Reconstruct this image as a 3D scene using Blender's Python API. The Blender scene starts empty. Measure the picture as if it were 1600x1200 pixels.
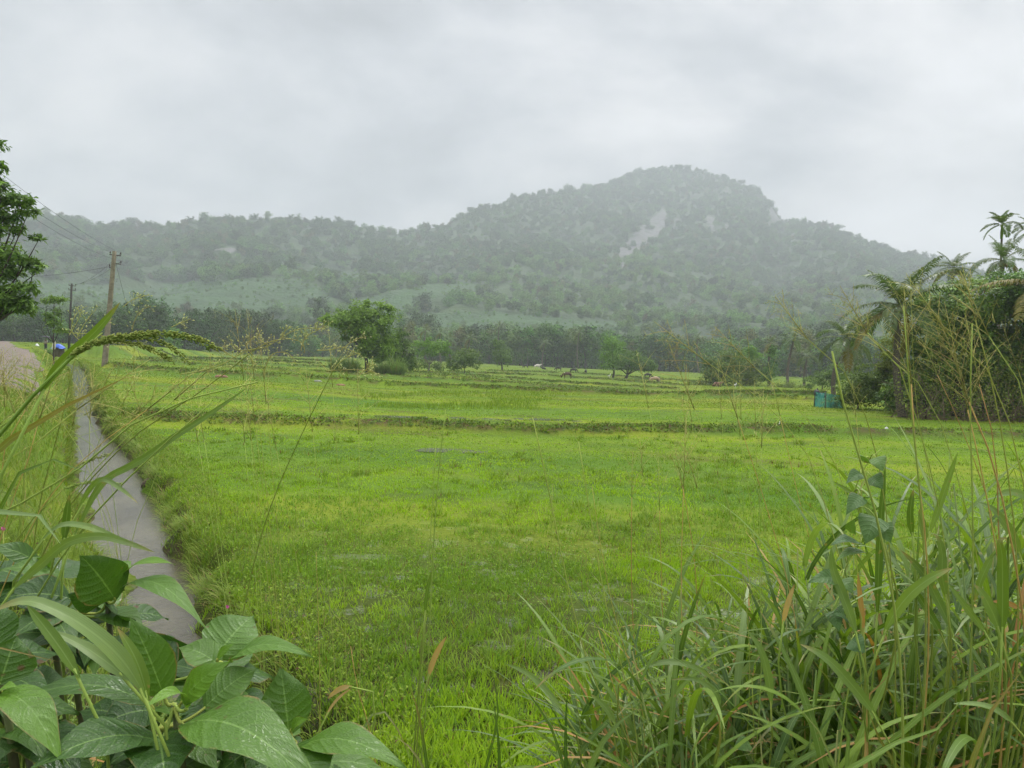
import bpy, math, random
import numpy as np
from mathutils import Vector, Matrix
R = math.radians
rng = np.random.default_rng(11)
random.seed(5)
scene = bpy.context.scene
COL = scene.collection
FPX, EYE, PITCH, ROLL = 1110.0, 2.5, 2.06, 2.0

# ------------------------------------------------------------------ camera
_p, _r = R(PITCH), R(ROLL)
CF = np.array([0, math.cos(_p), -math.sin(_p)])
_u0 = np.array([0, math.sin(_p), math.cos(_p)]); _r0 = np.array([1.0, 0, 0])
CR = math.cos(_r)*_r0 + math.sin(_r)*_u0
CU = math.cos(_r)*_u0 - math.sin(_r)*_r0
CP = np.array([0, 0, EYE])

def ray(px, py):
    return CF + (px-800)/FPX*CR - (py-600)/FPX*CU
def at(px, py, d):
    """point seen at photo position (px,py) at forward distance d (metres along world Y)"""
    v = ray(px, py)
    return CP + v*(d/v[1])
def proj(P):
    Q = np.atleast_2d(P) - CP
    z = Q@CF
    return np.stack([800+FPX*(Q@CR)/z, 600-FPX*(Q@CU)/z], 1)

cam = bpy.data.cameras.new('camera'); camo = bpy.data.objects.new('camera', cam); COL.objects.link(camo)
cam.sensor_width = 36; cam.lens = 36*FPX/1600; cam.clip_start = 0.05; cam.clip_end = 9000
M = Matrix(((CR[0], CU[0], -CF[0], CP[0]), (CR[1], CU[1], -CF[1], CP[1]), (CR[2], CU[2], -CF[2], CP[2]), (0, 0, 0, 1)))
camo.matrix_world = M
scene.camera = camo

# ------------------------------------------------------------------ noise
def _hash(ix, iy, s):
    h = (ix.astype(np.int64)*374761393 + iy.astype(np.int64)*668265263 + s*2147483647) & 0xffffffff
    h = ((h ^ (h >> 13))*1274126177) & 0xffffffff
    h = h ^ (h >> 16)
    return (h & 0xffff)/65535.0
def vnoise(x, y, s=0):
    x = np.asarray(x, float); y = np.asarray(y, float)
    ix, iy = np.floor(x), np.floor(y); fx, fy = x-ix, y-iy
    fx = fx*fx*(3-2*fx); fy = fy*fy*(3-2*fy)
    a, b = _hash(ix, iy, s), _hash(ix+1, iy, s); c, d = _hash(ix, iy+1, s), _hash(ix+1, iy+1, s)
    return (a*(1-fx)+b*fx)*(1-fy)+(c*(1-fx)+d*fx)*fy
def fbm(x, y, o=4, s=0):
    r, a, t = 0, 1.0, 0
    for k in range(o):
        r = r + a*vnoise(x*2**k, y*2**k, s+k*17); t += a; a *= .5
    return r/t
def sstep(a, b, x):
    t = np.clip((x-a)/(b-a), 0, 1); return t*t*(3-2*t)
def unit(v):
    return v/np.maximum(np.linalg.norm(v, axis=-1, keepdims=True), 1e-9)

# ------------------------------------------------------------------ object helpers
def tag(o, label=None, cat=None, group=None, kind=None):
    if label: o['label'] = label
    if cat: o['category'] = cat
    if group: o['group'] = group
    if kind: o['kind'] = kind
    return o
def thing(name, loc, label, cat, group=None):
    o = bpy.data.objects.new(name, None); o.empty_display_size = .1; COL.objects.link(o)
    o.location = [float(c) for c in loc]
    return tag(o, label, cat, group)
def _origin(o):
    v = np.zeros(3)
    while o is not None:
        v += np.array(o.location); o = o.parent
    return v
class MB:
    """collects vertices, quads and triangles, with two per-vertex attributes: v (random tint) and e,t (across / along)"""
    def __init__(s): s.V, s.Q, s.T, s.A, s.E, s.L, s.n = [], [], [], [], [], [], 0
    def add(s, V, Q=None, T=None, v=None, e=None, t=None):
        V = np.asarray(V, float).reshape(-1, 3); n = len(V)
        s.V.append(V)
        if Q is not None and len(Q): s.Q.append(np.asarray(Q, np.int64).reshape(-1, 4)+s.n)
        if T is not None and len(T): s.T.append(np.asarray(T, np.int64).reshape(-1, 3)+s.n)
        f = lambda a: np.zeros(n) if a is None else np.broadcast_to(np.asarray(a, float), (n,))
        s.A.append(f(v)); s.E.append(f(e)); s.L.append(f(t)); s.n += n
        return s
    def mesh(s, name, off=None, smooth=True):
        V = np.concatenate(s.V)
        if off is not None: V = V-off
        Q = np.concatenate(s.Q) if s.Q else np.zeros((0, 4), np.int64)
        T = np.concatenate(s.T) if s.T else np.zeros((0, 3), np.int64)
        me = bpy.data.meshes.new(name)
        nl = Q.size+T.size
        me.vertices.add(len(V)); me.vertices.foreach_set('co', V.astype(np.float32).ravel())
        me.loops.add(nl); me.loops.foreach_set('vertex_index', np.concatenate([Q.ravel(), T.ravel()]).astype(np.int32))
        me.polygons.add(len(Q)+len(T))
        ls = np.concatenate([np.arange(len(Q))*4, Q.size+np.arange(len(T))*3]).astype(np.int32)
        me.polygons.foreach_set('loop_start', ls)
        me.update(calc_edges=True)
        if smooth: me.polygons.foreach_set('use_smooth', np.ones(len(Q)+len(T), bool))
        for k, a in (('v', s.A), ('e', s.E), ('t', s.L)):
            at_ = me.attributes.new(k, 'FLOAT', 'POINT'); at_.data.foreach_set('value', np.concatenate(a).astype(np.float32))
        me.validate()
        return me
    def build(s, name, mat, parent=None, smooth=True, world=True):
        off = _origin(parent) if (parent is not None and world) else None
        me = s.mesh(name, off, smooth)
        o = bpy.data.objects.new(name, me); COL.objects.link(o)
        if parent is not None: o.parent = parent
        for m in (mat if isinstance(mat, (list, tuple)) else [mat]): me.materials.append(m)
        return o
def copy_tree(o, parent=None):
    c = o.copy(); COL.objects.link(c)
    if parent is not None: c.parent = parent
    for ch in [x for x in bpy.data.objects if x.parent == o]:
        copy_tree(ch, c)
    return c
KIDS = {}
def dup(proto, loc, rz=0, s=1.0, sz=None, label=None):
    """copy a thing with its parts and sub-parts"""
    if proto.name not in KIDS:
        KIDS[proto.name] = [(c, [g for g in bpy.data.objects if g.parent == c]) for c in bpy.data.objects if c.parent == proto]
    r = proto.copy(); COL.objects.link(r)
    r.location = [float(x) for x in loc]; r.rotation_euler = (0, 0, rz); r.scale = (s, s, sz or s)
    if label: r['label'] = label
    for c, gs in KIDS[proto.name]:
        c2 = c.copy(); COL.objects.link(c2); c2.parent = r
        for g in gs:
            g2 = g.copy(); COL.objects.link(g2); g2.parent = c2
    return r

# ------------------------------------------------------------------ shape generators
def tube(mb, path, rad, sides=6, v=0.5, cap=True):
    P = np.asarray(path, float); k = len(P)
    rad = np.broadcast_to(np.asarray(rad, float), (k,))
    T = unit(np.gradient(P, axis=0))
    ref = np.array([0, 0, 1.0]) if abs(T[0][2]) < .9 else np.array([1.0, 0, 0])
    V = []; B = unit(np.cross(T[0], ref))
    for i in range(k):
        B = unit(B-T[i]*np.dot(B, T[i])); N = np.cross(T[i], B)
        a = np.linspace(0, 2*np.pi, sides, endpoint=False)[:, None]
        V.append(P[i]+rad[i]*(np.cos(a)*B+np.sin(a)*N))
    V = np.concatenate(V)
    i, j = np.meshgrid(np.arange(k-1), np.arange(sides), indexing='ij'); j2 = (j+1) % sides
    Q = np.stack([i*sides+j, i*sides+j2, (i+1)*sides+j2, (i+1)*sides+j], -1).reshape(-1, 4)
    tt = np.repeat(np.linspace(0, 1, k), sides)
    Tn = None
    if cap:
        V = np.concatenate([V, P[:1], P[-1:]]); c0, c1 = k*sides, k*sides+1
        jj = np.arange(sides); j2 = (jj+1) % sides
        Tn = np.concatenate([np.stack([np.full(sides, c0), j2, jj], 1), np.stack([np.full(sides, c1), (k-1)*sides+jj, (k-1)*sides+j2], 1)])
        tt = np.concatenate([tt, [0, 1]])
    mb.add(V, Q, Tn, v=v, t=tt)
def spline(pts, n=12):
    """smooth curve through the points, spaced by their distances"""
    P = np.asarray(pts, float)
    if len(P) == 2: return P[0]+(P[1]-P[0])*np.linspace(0, 1, n)[:, None]
    h = np.maximum(np.linalg.norm(np.diff(P, axis=0), axis=1), 1e-6); T = np.concatenate([[0], np.cumsum(h)])
    D = np.diff(P, axis=0)/h[:, None]; m = np.empty_like(P)
    m[1:-1] = (D[:-1]*h[1:, None]+D[1:]*h[:-1, None])/(h[:-1]+h[1:])[:, None]; m[0] = 1.5*D[0]-.5*m[1]; m[-1] = 1.5*D[-1]-.5*m[-2]
    x = np.linspace(0, T[-1], n); k = np.clip(np.searchsorted(T, x, side='right')-1, 0, len(h)-1); t = ((x-T[k])/h[k])[:, None]; hk = h[k][:, None]
    return P[k]*(2*t**3-3*t*t+1)+m[k]*hk*(t**3-2*t*t+t)+P[k+1]*(-2*t**3+3*t*t)+m[k+1]*hk*(t**3-t*t)
def ribbons(mb, base, az, lean, bend, length, width, segs=3, v=0.5, twist=0.0, shape='blade'):
    """n curved grass blades grown at once"""
    n = len(base); base = np.asarray(base, float)
    f = lambda a: np.broadcast_to(np.asarray(a, float), (n,))
    az, lean, bend, length, width = f(az), f(lean), f(bend), f(length), f(width)
    h = np.stack([np.cos(az), np.sin(az), np.zeros(n)], 1)
    tw = f(twist)
    s = np.stack([-np.sin(az+tw), np.cos(az+tw), np.zeros(n)], 1)
    p = base.copy(); V = []; E = []; L = []
    for k in range(segs+1):
        t = k/segs
        w = width*(np.interp(t, [0, .3, .6, .85, 1], [.65, 1, .85, .45, .04]) if shape == 'blade' else (1-.96*t))
        V += [p-s*(w/2)[:, None], p+s*(w/2)[:, None]]
        E += [-np.ones(n), np.ones(n)]; L += [np.full(n, t)]*2
        phi = lean+bend*(t+.5/segs)
        p = p+(length/segs)[:, None]*(np.sin(phi)[:, None]*h+np.cos(phi)[:, None]*np.array([0, 0, 1.0]))
    V = np.stack(V, 1); m = V.shape[1]
    idx = np.arange(n)[:, None]*m
    Q = np.concatenate([np.stack([idx[:, 0]+2*k, idx[:, 0]+2*k+1, idx[:, 0]+2*k+3, idx[:, 0]+2*k+2], 1) for k in range(segs)])
    mb.add(V.reshape(-1, 3), Q, v=np.repeat(f(v), m), e=np.stack(E, 1).ravel(), t=np.stack(L, 1).ravel())
def leaves(mb, P, N, size, aspect=.5, v=.5, down=0.0, fold=.12):
    """rhombic leaves (or leaf clumps) at points P facing N"""
    n = len(P); N = unit(N)
    t = rng.normal(size=(n, 3)); t[:, 2] -= down; t = unit(t-N*np.sum(t*N, 1, keepdims=True))
    b = np.cross(N, t); f = lambda a: np.broadcast_to(np.asarray(a, float), (n,))[:, None]
    s, a = f(size), f(aspect)
    V = np.stack([P, P+t*s*.45+b*s*a*.5+N*s*fold, P+t*s, P+t*s*.45-b*s*a*.5+N*s*fold], 1).reshape(-1, 3)
    i = np.arange(n)*4
    mb.add(V, np.stack([i, i+1, i+2, i+3], 1), v=np.repeat(np.broadcast_to(np.asarray(v, float), (n,)), 4))
def blob(n):
    d = unit(rng.normal(size=(n, 3))); return d
def crown(mb, lobes, n, size, clumps=40, spread=.28, aspect=.55, down=.6, flat=.6, up=.7, inner=.5):
    """leaves gathered in clumps over ellipsoid lobes [(centre, radii)]"""
    W = np.array([np.prod(l[1])**(2/3) for l in lobes]); W = W/W.sum()
    for (c, r), w in zip(lobes, W):
        c = np.asarray(c, float); r = np.asarray(r, float)
        k = max(4, int(clumps*w*len(lobes)/1.0/len(lobes)*1.0)+3); m = max(20, int(n*w))
        d = blob(k); rad = inner+(1-inner)*rng.random(k)**.6
        cc = c+d*rad[:, None]*r
        cs = (.6+.8*rng.random(k))*spread*r.mean(); cv = rng.random(k)
        ci = rng.integers(0, k, m)
        off = rng.normal(size=(m, 3))*cs[ci][:, None]*np.array([1, 1, flat])
        P = cc[ci]+off
        N = unit(P-c)*.6+np.array([0, 0, up])+rng.normal(size=(m, 3))*.45
        leaves(mb, P, N, size*(.7+.6*rng.random(m)), aspect, v=np.clip(cv[ci]*.6+.4*rng.random(m), 0, 1), down=down)
def limbs(mb, base, tips, r0, fork=.4, sides=6, wob=.06):
    """trunk from base with one limb to each tip"""
    base = np.asarray(base, float); tips = np.asarray(tips, float); c = tips.mean(0)
    f = base+(c-base)*fork; H = np.linalg.norm(c-base)
    mid = (base+f)/2+rng.normal(size=3)*np.array([1, 1, 0])*H*wob*.5
    tr = spline([base-np.array([0, 0, .25*r0+.05]), mid, f], 8)
    tube(mb, tr, np.linspace(r0*1.25, r0*.75, 8), sides)
    for t in tips:
        m = (f+t)/2+rng.normal(size=3)*H*wob
        m[2] = f[2]+(t[2]-f[2])*.55
        q = r0*min(.62, 1.25/math.sqrt(len(tips))); tube(mb, spline([f-(f-mid)*.05, m, t], 7), np.linspace(q, q*.14, 7), max(4, sides-1))

# ------------------------------------------------------------------ materials
def newmat(name):
    m = bpy.data.materials.new(name); m.use_nodes = True
    nt = m.node_tree; nt.nodes.clear()
    out = nt.nodes.new('ShaderNodeOutputMaterial')
    return m, nt, out
class G:
    """tiny node-graph writer"""
    def __init__(s, nt): s.nt = nt
    def n(s, typ, ins=None, **kw):
        x = s.nt.nodes.new(typ)
        for k, v in kw.items(): setattr(x, k, v)
        for k, v in (ins or {}).items():
            sk = x.inputs[k]
            if isinstance(v, bpy.types.NodeSocket): s.nt.links.new(v, sk)
            else: sk.default_value = v
        return x
    def math(s, op, a, b=0.0, c=0.0, clamp=False):
        return s.n('ShaderNodeMath', {0: a, 1: b, 2: c}, operation=op, use_clamp=clamp).outputs[0]
    def mix(s, f, a, b, mode='MIX'):
        x = s.n('ShaderNodeMix', data_type='RGBA', blend_type=mode)
        for i, v in ((0, f), (6, a), (7, b)):
            if isinstance(v, bpy.types.NodeSocket): s.nt.links.new(v, x.inputs[i])
            else: x.inputs[i].default_value = v if i == 0 else tuple(v)+((1,) if len(v) == 3 else ())
        return x.outputs[2]
    def noise(s, vec, scale, detail=3, rough=.55, dist=0.0):
        ins = {'Scale': scale, 'Detail': detail, 'Roughness': rough, 'Distortion': dist}
        if vec is not None: ins['Vector'] = vec
        return s.n('ShaderNodeTexNoise', ins).outputs[0]
    def ramp(s, f, a, b, lo=0.0, hi=1.0):
        return s.n('ShaderNodeMapRange', {'Value': f, 'From Min': a, 'From Max': b, 'To Min': lo, 'To Max': hi}, interpolation_type='SMOOTHSTEP').outputs[0]
    def attr(s, k): return s.n('ShaderNodeAttribute', attribute_name=k).outputs['Fac']
    def pos(s): return s.n('ShaderNodeNewGeometry').outputs['Position']
    def scalev(s, v, sc): return s.n('ShaderNodeVectorMath', {0: v, 1: sc}, operation='MULTIPLY').outputs[0]
    def bump(s, h, strength=.3, dist=.02): return s.n('ShaderNodeBump', {'Height': h, 'Strength': strength, 'Distance': dist}).outputs[0]
    def pbsdf(s, col, rough=.5, spec=.5, normal=None, **extra):
        ins = {'Base Color': col if isinstance(col, bpy.types.NodeSocket) else tuple(col)+(1,), 'Roughness': rough, 'Specular IOR Level': spec}
        if normal is not None: ins['Normal'] = normal
        ins.update(extra)
        return s.n('ShaderNodeBsdfPrincipled', ins).outputs[0]
def leafmat(name, c1, c2, rough=.5, trans=.35, spec=.16, rnd=.3, c3=None, c3p=.9, scale_noise=None, vein=False):
    m, nt, out = newmat(name); g = G(nt)
    v = g.attr('v')
    col = g.mix(v, c1, c2)
    if c3 is not None: col = g.mix(g.ramp(v, c3p-.02, c3p+.02), col, c3)
    if scale_noise:
        col = g.mix(g.ramp(g.noise(g.pos(), scale_noise, 3), .35, .65), col, g.mix(1.0, col, (.72, .8, .62), 'MULTIPLY'))
    r = g.n('ShaderNodeObjectInfo').outputs['Random']
    hs = g.n('ShaderNodeHueSaturation', {'Color': col, 'Value': g.math('MULTIPLY_ADD', r, rnd, 1-rnd/2), 'Hue': g.math('MULTIPLY_ADD', r, .03, .485)})
    col = hs.outputs[0]
    nrm = None
    if vein:
        e = g.math('ABSOLUTE', g.attr('e'))
        col = g.mix(g.ramp(e, .02, .16, .55, 0), col, g.mix(1.0, col, (1.7, 1.6, 1.5), 'MULTIPLY'))
        st = g.n('ShaderNodeTexWave', {'Vector': g.n('ShaderNodeCombineXYZ', {'X': g.attr('e')}).outputs[0], 'Scale': 2.2, 'Distortion': .0}).outputs[1]
        nrm = g.bump(st, .12, .01)
    p = g.pbsdf(col, rough, spec, nrm)
    tr = g.n('ShaderNodeBsdfTranslucent', {'Color': g.mix(1.0, col, (1.25, 1.25, .55), 'MULTIPLY')}).outputs[0]
    mx = g.n('ShaderNodeMixShader', {0: trans, 1: p, 2: tr})
    nt.links.new(mx.outputs[0], out.inputs[0])
    return m
def plainmat(name, col, rough=.6, spec=.4, col2=None, nscale=6, bump=.0, detail=4):
    m, nt, out = newmat(name); g = G(nt)
    tc = g.n('ShaderNodeTexCoord').outputs['Object']
    f = g.noise(tc, nscale, detail)
    c = g.mix(g.ramp(f, .3, .7), col, col2 if col2 else tuple(x*.72 for x in col))
    p = g.pbsdf(c, rough, spec, g.bump(f, bump, .05) if bump else None)
    nt.links.new(p, out.inputs[0]); return m
# ------------------------------------------------------------------ height of the land
def on_z(px, py, z):
    v = ray(px, py); return CP+v*((z-EYE)/v[2])
_ctl = []
for x, y, z in [(0, 4.5, 0), (2, 6, 0), (-2, 7, 0), (-3, 10, 0), (5, 12, 0), (0, 15, 0), (-6, 20, .04), (0, 25, 0), (10, 25, 0), (22, 33, .1), (-20, 40, .3), (0, 45, -.1),
                (6, 8, 0), (-6, 9, 0), (-10, 16, .05), (0, 0, 0), (3, 1, 0), (-3, 1, 0), (30, 45, .25), (40, 60, .3)]:
    _ctl.append((x, y, z))
for px, py, d in [(886, 590, 125), (1024, 604, 115), (1200, 604, 115), (1050, 581, 255), (575, 584, 85), (400, 557, 235), (300, 555, 200), (163, 571, 58), (1310, 637, 45), (1550, 655, 38),
                  (760, 576, 200), (640, 560, 260), (1300, 600, 130), (1500, 620, 80), (900, 577, 255)]:
    p = at(px, py, d); _ctl.append(tuple(p))
_ctl = np.array(_ctl)
_cu = np.stack([_ctl[:, 0]/(np.hypot(_ctl[:, 0], _ctl[:, 1])+4), np.log(np.hypot(_ctl[:, 0], _ctl[:, 1])+4)], 1)
def zbase(x, y):
    r = np.hypot(x, y); u = x/(r+4); l = np.log(r+4); s = np.zeros_like(r); w = np.zeros_like(r)
    back = np.where(y < 0, 1.0, 0.0)
    for (cu, cl), z in zip(_cu, _ctl[:, 2]):
        k = np.exp(-((u-cu)/.16)**2-((l-cl)/.38)**2)+1e-12
        s += k*z; w += k
    return s/w
zroad = lambda y: np.interp(y, [-20, 10, 24, 50, 75, 110, 170], [.9, .9, 1.0, 1.25, 1.6, 2.3, 2.5])
zwat = lambda y: np.interp(y, [0, 12, 25, 60, 120], [-.38, -.38, -.28, .24, 1.0])
# the ditch: photo position of its middle, width in photo pixels
_st = []
for px, py, w in [(88, 552, 12), (104, 564, 12), (122, 580, 26), (126, 600, 30), (131, 640, 34), (142, 680, 56), (160, 715, 92), (174, 760, 120), (190, 820, 128), (222, 880, 140), (250, 940, 120), (290, 1020, 140), (330, 1100, 160), (390, 1210, 170)]:
    z = -.2
    for _ in range(12):
        P = on_z(px, py, z); z = float(zwat(P[1]))
    _st.append((P[1], P[0], w*P[1]/FPX))
_st = np.array(sorted(_st)); _st = np.concatenate([[[-30, _st[0, 1]-.3, 1.0], [-3, _st[0, 1]-.1, .9]], _st, [[100, -57, 1.0], [130, -63, 1.0], [200, -76, 1]]])
def stream(y):
    yy = np.clip(y, -30, 200); xs = np.interp(yy, _st[:, 0], _st[:, 1]); w = np.interp(yy, _st[:, 0], _st[:, 2])
    sl = (np.interp(yy+.8, _st[:, 0], _st[:, 1])-np.interp(yy-.8, _st[:, 0], _st[:, 1]))/1.6
    return xs, w, 1/np.sqrt(1+sl*sl)
def sdist(x, y):
    """signed distance to the ditch edge: negative on the road side of its middle, and its half width"""
    xs, w, c = stream(y); wob = .42*(vnoise(y*.8, y*0, 5)-.5)+.20*(vnoise(y*3.1, y*0, 6)-.5)
    return (x-xs)*c+wob, w*c*.40
# field ridges (photo positions along each), height, width
BUNDS = [([(205, 656), (330, 665), (480, 666), (640, 670), (800, 677), (1000, 677), (1200, 678), (1400, 684), (1620, 692), (1800, 698)], .0, .26, 1.0),
         ([(175, 588), (320, 598), (480, 601), (640, 607), (760, 610), (880, 614), (1000, 619), (1120, 623), (1262, 632)], -.1, .34, .9),
         ([(215, 575), (300, 581), (450, 587), (600, 593), (740, 599), (880, 605), (1040, 609), (1160, 613), (1290, 617)], -.2, .28, .8),
         ([(215, 567), (330, 571), (500, 577), (560, 580), (700, 590), (850, 597), (1000, 603)], -.1, .3, .9),
         ([(250, 561), (380, 565), (500, 570)], .1, .35, .9), ([(640, 586), (760, 589), (900, 595), (1060, 603)], -.3, .3, 1.0),
         ([(700, 583), (850, 586), (1010, 595), (1080, 600)], -.4, .3, 1.0), ([(760, 580), (900, 583), (1000, 589), (1130, 598)], -.4, .3, 1.2),
         ([(1100, 612), (1200, 619), (1290, 624)], -.2, .35, .9), ([(420, 562), (540, 568)], .1, .3, 1.0)]
BW = []
for pts, z, h, w in BUNDS:
    q = np.array([on_z(a, b, z)[:2] for a, b in pts])
    BW.append((spline(np.c_[q, np.zeros(len(q))], len(q)*6)[:, :2], h, w))
def poly_dist(x, y, L):
    """distance to a polyline, and the signed side (+ = far side)"""
    best = np.full(x.shape, 1e9); sgn = np.zeros(x.shape)
    for a, b in zip(L[:-1], L[1:]):
        d = b-a; n = d@d+1e-9
        t = np.clip(((x-a[0])*d[0]+(y-a[1])*d[1])/n, 0, 1)
        ex, ey = x-a[0]-t*d[0], y-a[1]-t*d[1]; q = np.hypot(ex, ey)
        m = q < best; best = np.where(m, q, best); sgn = np.where(m, np.sign(d[0]*ey-d[1]*ex), sgn)
    return best, sgn
def bunds(x, y):
    hz = np.zeros(x.shape); soil = np.zeros(x.shape); tone = np.zeros(x.shape)
    for k, (L, h, w) in enumerate(BW):
        lo, hi = L.min(0)-6, L.max(0)+6
        m = (x > lo[0]) & (x < hi[0]) & (y > lo[1]) & (y < hi[1])
        if not m.any(): continue
        xm, ym = x[m], y[m]
        d, s = poly_dist(xm, ym, L); d = d+.35*(fbm(xm*.9, ym*.9, 3, 40+k)-.5)
        prof = 1-sstep(w*.25, w*.95, d)
        rough = .75+.5*fbm(xm*1.6, ym*1.6, 3, 60+k)
        hz[m] = np.maximum(hz[m], h*prof*rough)
        soil[m] = np.maximum(soil[m], sstep(.15, .8, prof)*np.where(s < 0, 1.0, .45))
    return hz, soil
def land(x, y, full=False):
    x = np.asarray(x, float); y = np.asarray(y, float); sh = x.shape; x = np.atleast_1d(x); y = np.atleast_1d(y)
    z = zbase(x, y)
    r = np.hypot(x, y)
    hz, soil = bunds(x, y)
    z = z+hz+.07*(fbm(x*.35, y*.35, 3, 2)-.5)+.05*(fbm(x*1.4, y*1.4, 2, 3)-.5)*(r < 60)
    s, hw = sdist(x, y)
    zr = zroad(y); zw = zwat(y)
    left = zw-.05+(zr-zw+.05)*sstep(-.12, 1, (-s-hw)/np.interp(y, [0, 14, 60], [1.5, 2.1, 3.2]))+.10*(fbm(x*.8, y*.8, 3, 9)-.5)
    zl = np.where(s < 0, np.where(y < 225, left, z), z)
    rb = sstep(-.05, .42, s-hw)
    zl = np.where((s >= 0) & (y < 70), (zw-.12)*(1-rb)+z*rb+.18*rb*(1-rb)*2*(fbm(x*1.3, y*1.3, 2, 19)), zl)
    fade = sstep(125, 220, y)
    zl = np.where(s < 0, zl*(1-fade)+np.maximum(z, 1.6*sstep(-2, -25, s))*fade, zl)
    inch = np.abs(s) < hw
    zl = np.where(inch & (y < 72), zw-.22, zl)
    mound = .92-2.2*sstep(1.5, 5.6, y+.25*(fbm(x*1.2, y*0, 2, 12)-.5))
    zz = np.maximum(zl, mound)
    zz = zz-np.maximum(r-600, 0)*.02
    if full: return zz, soil, s, hw
    return zz.reshape(sh)

# ------------------------------------------------------------------ ground sheet
th = np.concatenate([np.linspace(-180, -58, 41)[:-1], np.linspace(-58, 58, 760)[:-1], np.linspace(58, 180, 41)[:-1]])
rr = np.exp(np.linspace(math.log(.35), math.log(1850), 740))
TH, RR = np.meshgrid(np.radians(th), rr)
X, Y = RR*np.sin(TH), RR*np.cos(TH)
Z, SOIL, S_, HW_ = land(X, Y, True)
nr, nth = X.shape
i, j = np.meshgrid(np.arange(nr-1), np.arange(nth), indexing='ij'); j2 = (j+1) % nth
Q = np.stack([i*nth+j, i*nth+j2, (i+1)*nth+j2, (i+1)*nth+j], -1).reshape(-1, 4)
bank = 1-sstep(.0, .5, np.abs(np.abs(S_)-HW_-.1)); bank = np.where(Y > 75, 0, bank)
mb = MB(); mb.add(np.stack([X, Y, Z], -1).reshape(-1, 3), Q, v=SOIL.ravel(), e=bank.ravel(), t=np.where(S_ < 0, 1.0, 0.0).ravel())
mb.add([[0, 0, .92]], v=0)
n0 = nr*nth; jj = np.arange(nth)
mb.T.append(np.stack([np.full(nth, n0), (jj+1) % nth, jj], 1))
m, nt, out = newmat('meadow'); g = G(nt); P = g.pos()
big = g.noise(g.scalev(P, (.035, .1, 0)), 1.0, 3); mid = g.noise(g.scalev(P, (.35, .55, 0)), 1.0, 4); fine = g.noise(P, 9.0, 4)
strip = g.noise(g.scalev(P, (.02, .16, 0)), 1.0, 2)
c = g.mix(g.ramp(big, .35, .65), (.128, .200, .016), (.068, .138, .018))
c = g.mix(g.ramp(strip, .45, .65), c, (.175, .215, .020))
c = g.mix(g.ramp(mid, .48, .70, 0, .7), c, (.060, .10, .018))
c = g.mix(g.ramp(g.noise(g.scalev(P, (.14, .3, 0)), 1.0, 4), .56, .68, 0, .6), c, (.105, .095, .03))
c = g.mix(g.ramp(fine, .45, .7, 0, .35), c, (.05, .085, .015))
soilc = g.mix(g.ramp(g.noise(P, 2.3, 4), .42, .6), (.080, .056, .028), g.mix(g.ramp(fine, .4, .6), (.030, .045, .012), (.07, .11, .02)))
sf = g.math('MULTIPLY', g.attr('v'), g.ramp(g.noise(P, .8, 5), .38, .56))
c = g.mix(sf, c, soilc)
mud = g.mix(g.ramp(g.noise(P, 3.0, 4), .35, .65), (.075, .05, .032), (.04, .05, .02))
c = g.mix(g.math('MULTIPLY', g.attr('e'), g.ramp(g.noise(P, 1.1, 3), .4, .6)), c, mud)
# where the grass stands as blades the sheet itself is damp earth
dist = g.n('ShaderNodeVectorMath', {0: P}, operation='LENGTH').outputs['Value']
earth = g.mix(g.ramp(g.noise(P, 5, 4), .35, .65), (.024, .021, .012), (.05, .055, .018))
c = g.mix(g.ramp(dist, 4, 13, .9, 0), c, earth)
wet = g.math('MULTIPLY', g.ramp(g.noise(P, 2.6, 3), .54, .62), g.ramp(dist, 6, 13, 1, 0))
p = g.pbsdf(c, g.ramp(wet, 0, 1, .9, .22), g.ramp(wet, 0, 1, .06, .5), g.bump(g.noise(P, 14, 4), .6, .05))
nt.links.new(p, out.inputs[0])
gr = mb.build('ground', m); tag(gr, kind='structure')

# ------------------------------------------------------------------ ditch water
ys = np.concatenate([np.linspace(-2, 30, 200), np.linspace(30, 75, 120)[1:]])
xs, w, c_ = stream(ys); hw = w*.5+.35
ac = np.linspace(-1, 1, 13)
Xw = xs[:, None]+hw[:, None]*ac; Yw = ys[:, None]+0*Xw; Zw = zwat(Yw)+0*Xw
nw = 13; i, j = np.meshgrid(np.arange(len(ys)-1), np.arange(nw-1), indexing='ij')
mb = MB(); mb.add(np.stack([Xw, Yw, Zw], -1).reshape(-1, 3), np.stack([i*nw+j, i*nw+j+1, (i+1)*nw+j+1, (i+1)*nw+j], -1).reshape(-1, 4))
m, nt, out = newmat('muddy_water'); g = G(nt); P = g.pos()
c = g.mix(g.ramp(g.noise(g.scalev(P, (1.2, .7, 1)), 1.0, 4), .3, .7), (.058, .052, .034), (.108, .098, .064))
b1 = g.noise(g.scalev(P, (9, 14, 1)), 1.0, 4, .6, .8); b2 = g.noise(P, 55, 3)
hgt = g.math('MULTIPLY_ADD', b2, .25, b1)
p = g.pbsdf(c, .05, .6, g.bump(hgt, .30, .02), IOR=1.33)
nt.links.new(p, out.inputs[0])
tag(mb.build('stream', m), kind='structure')

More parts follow.
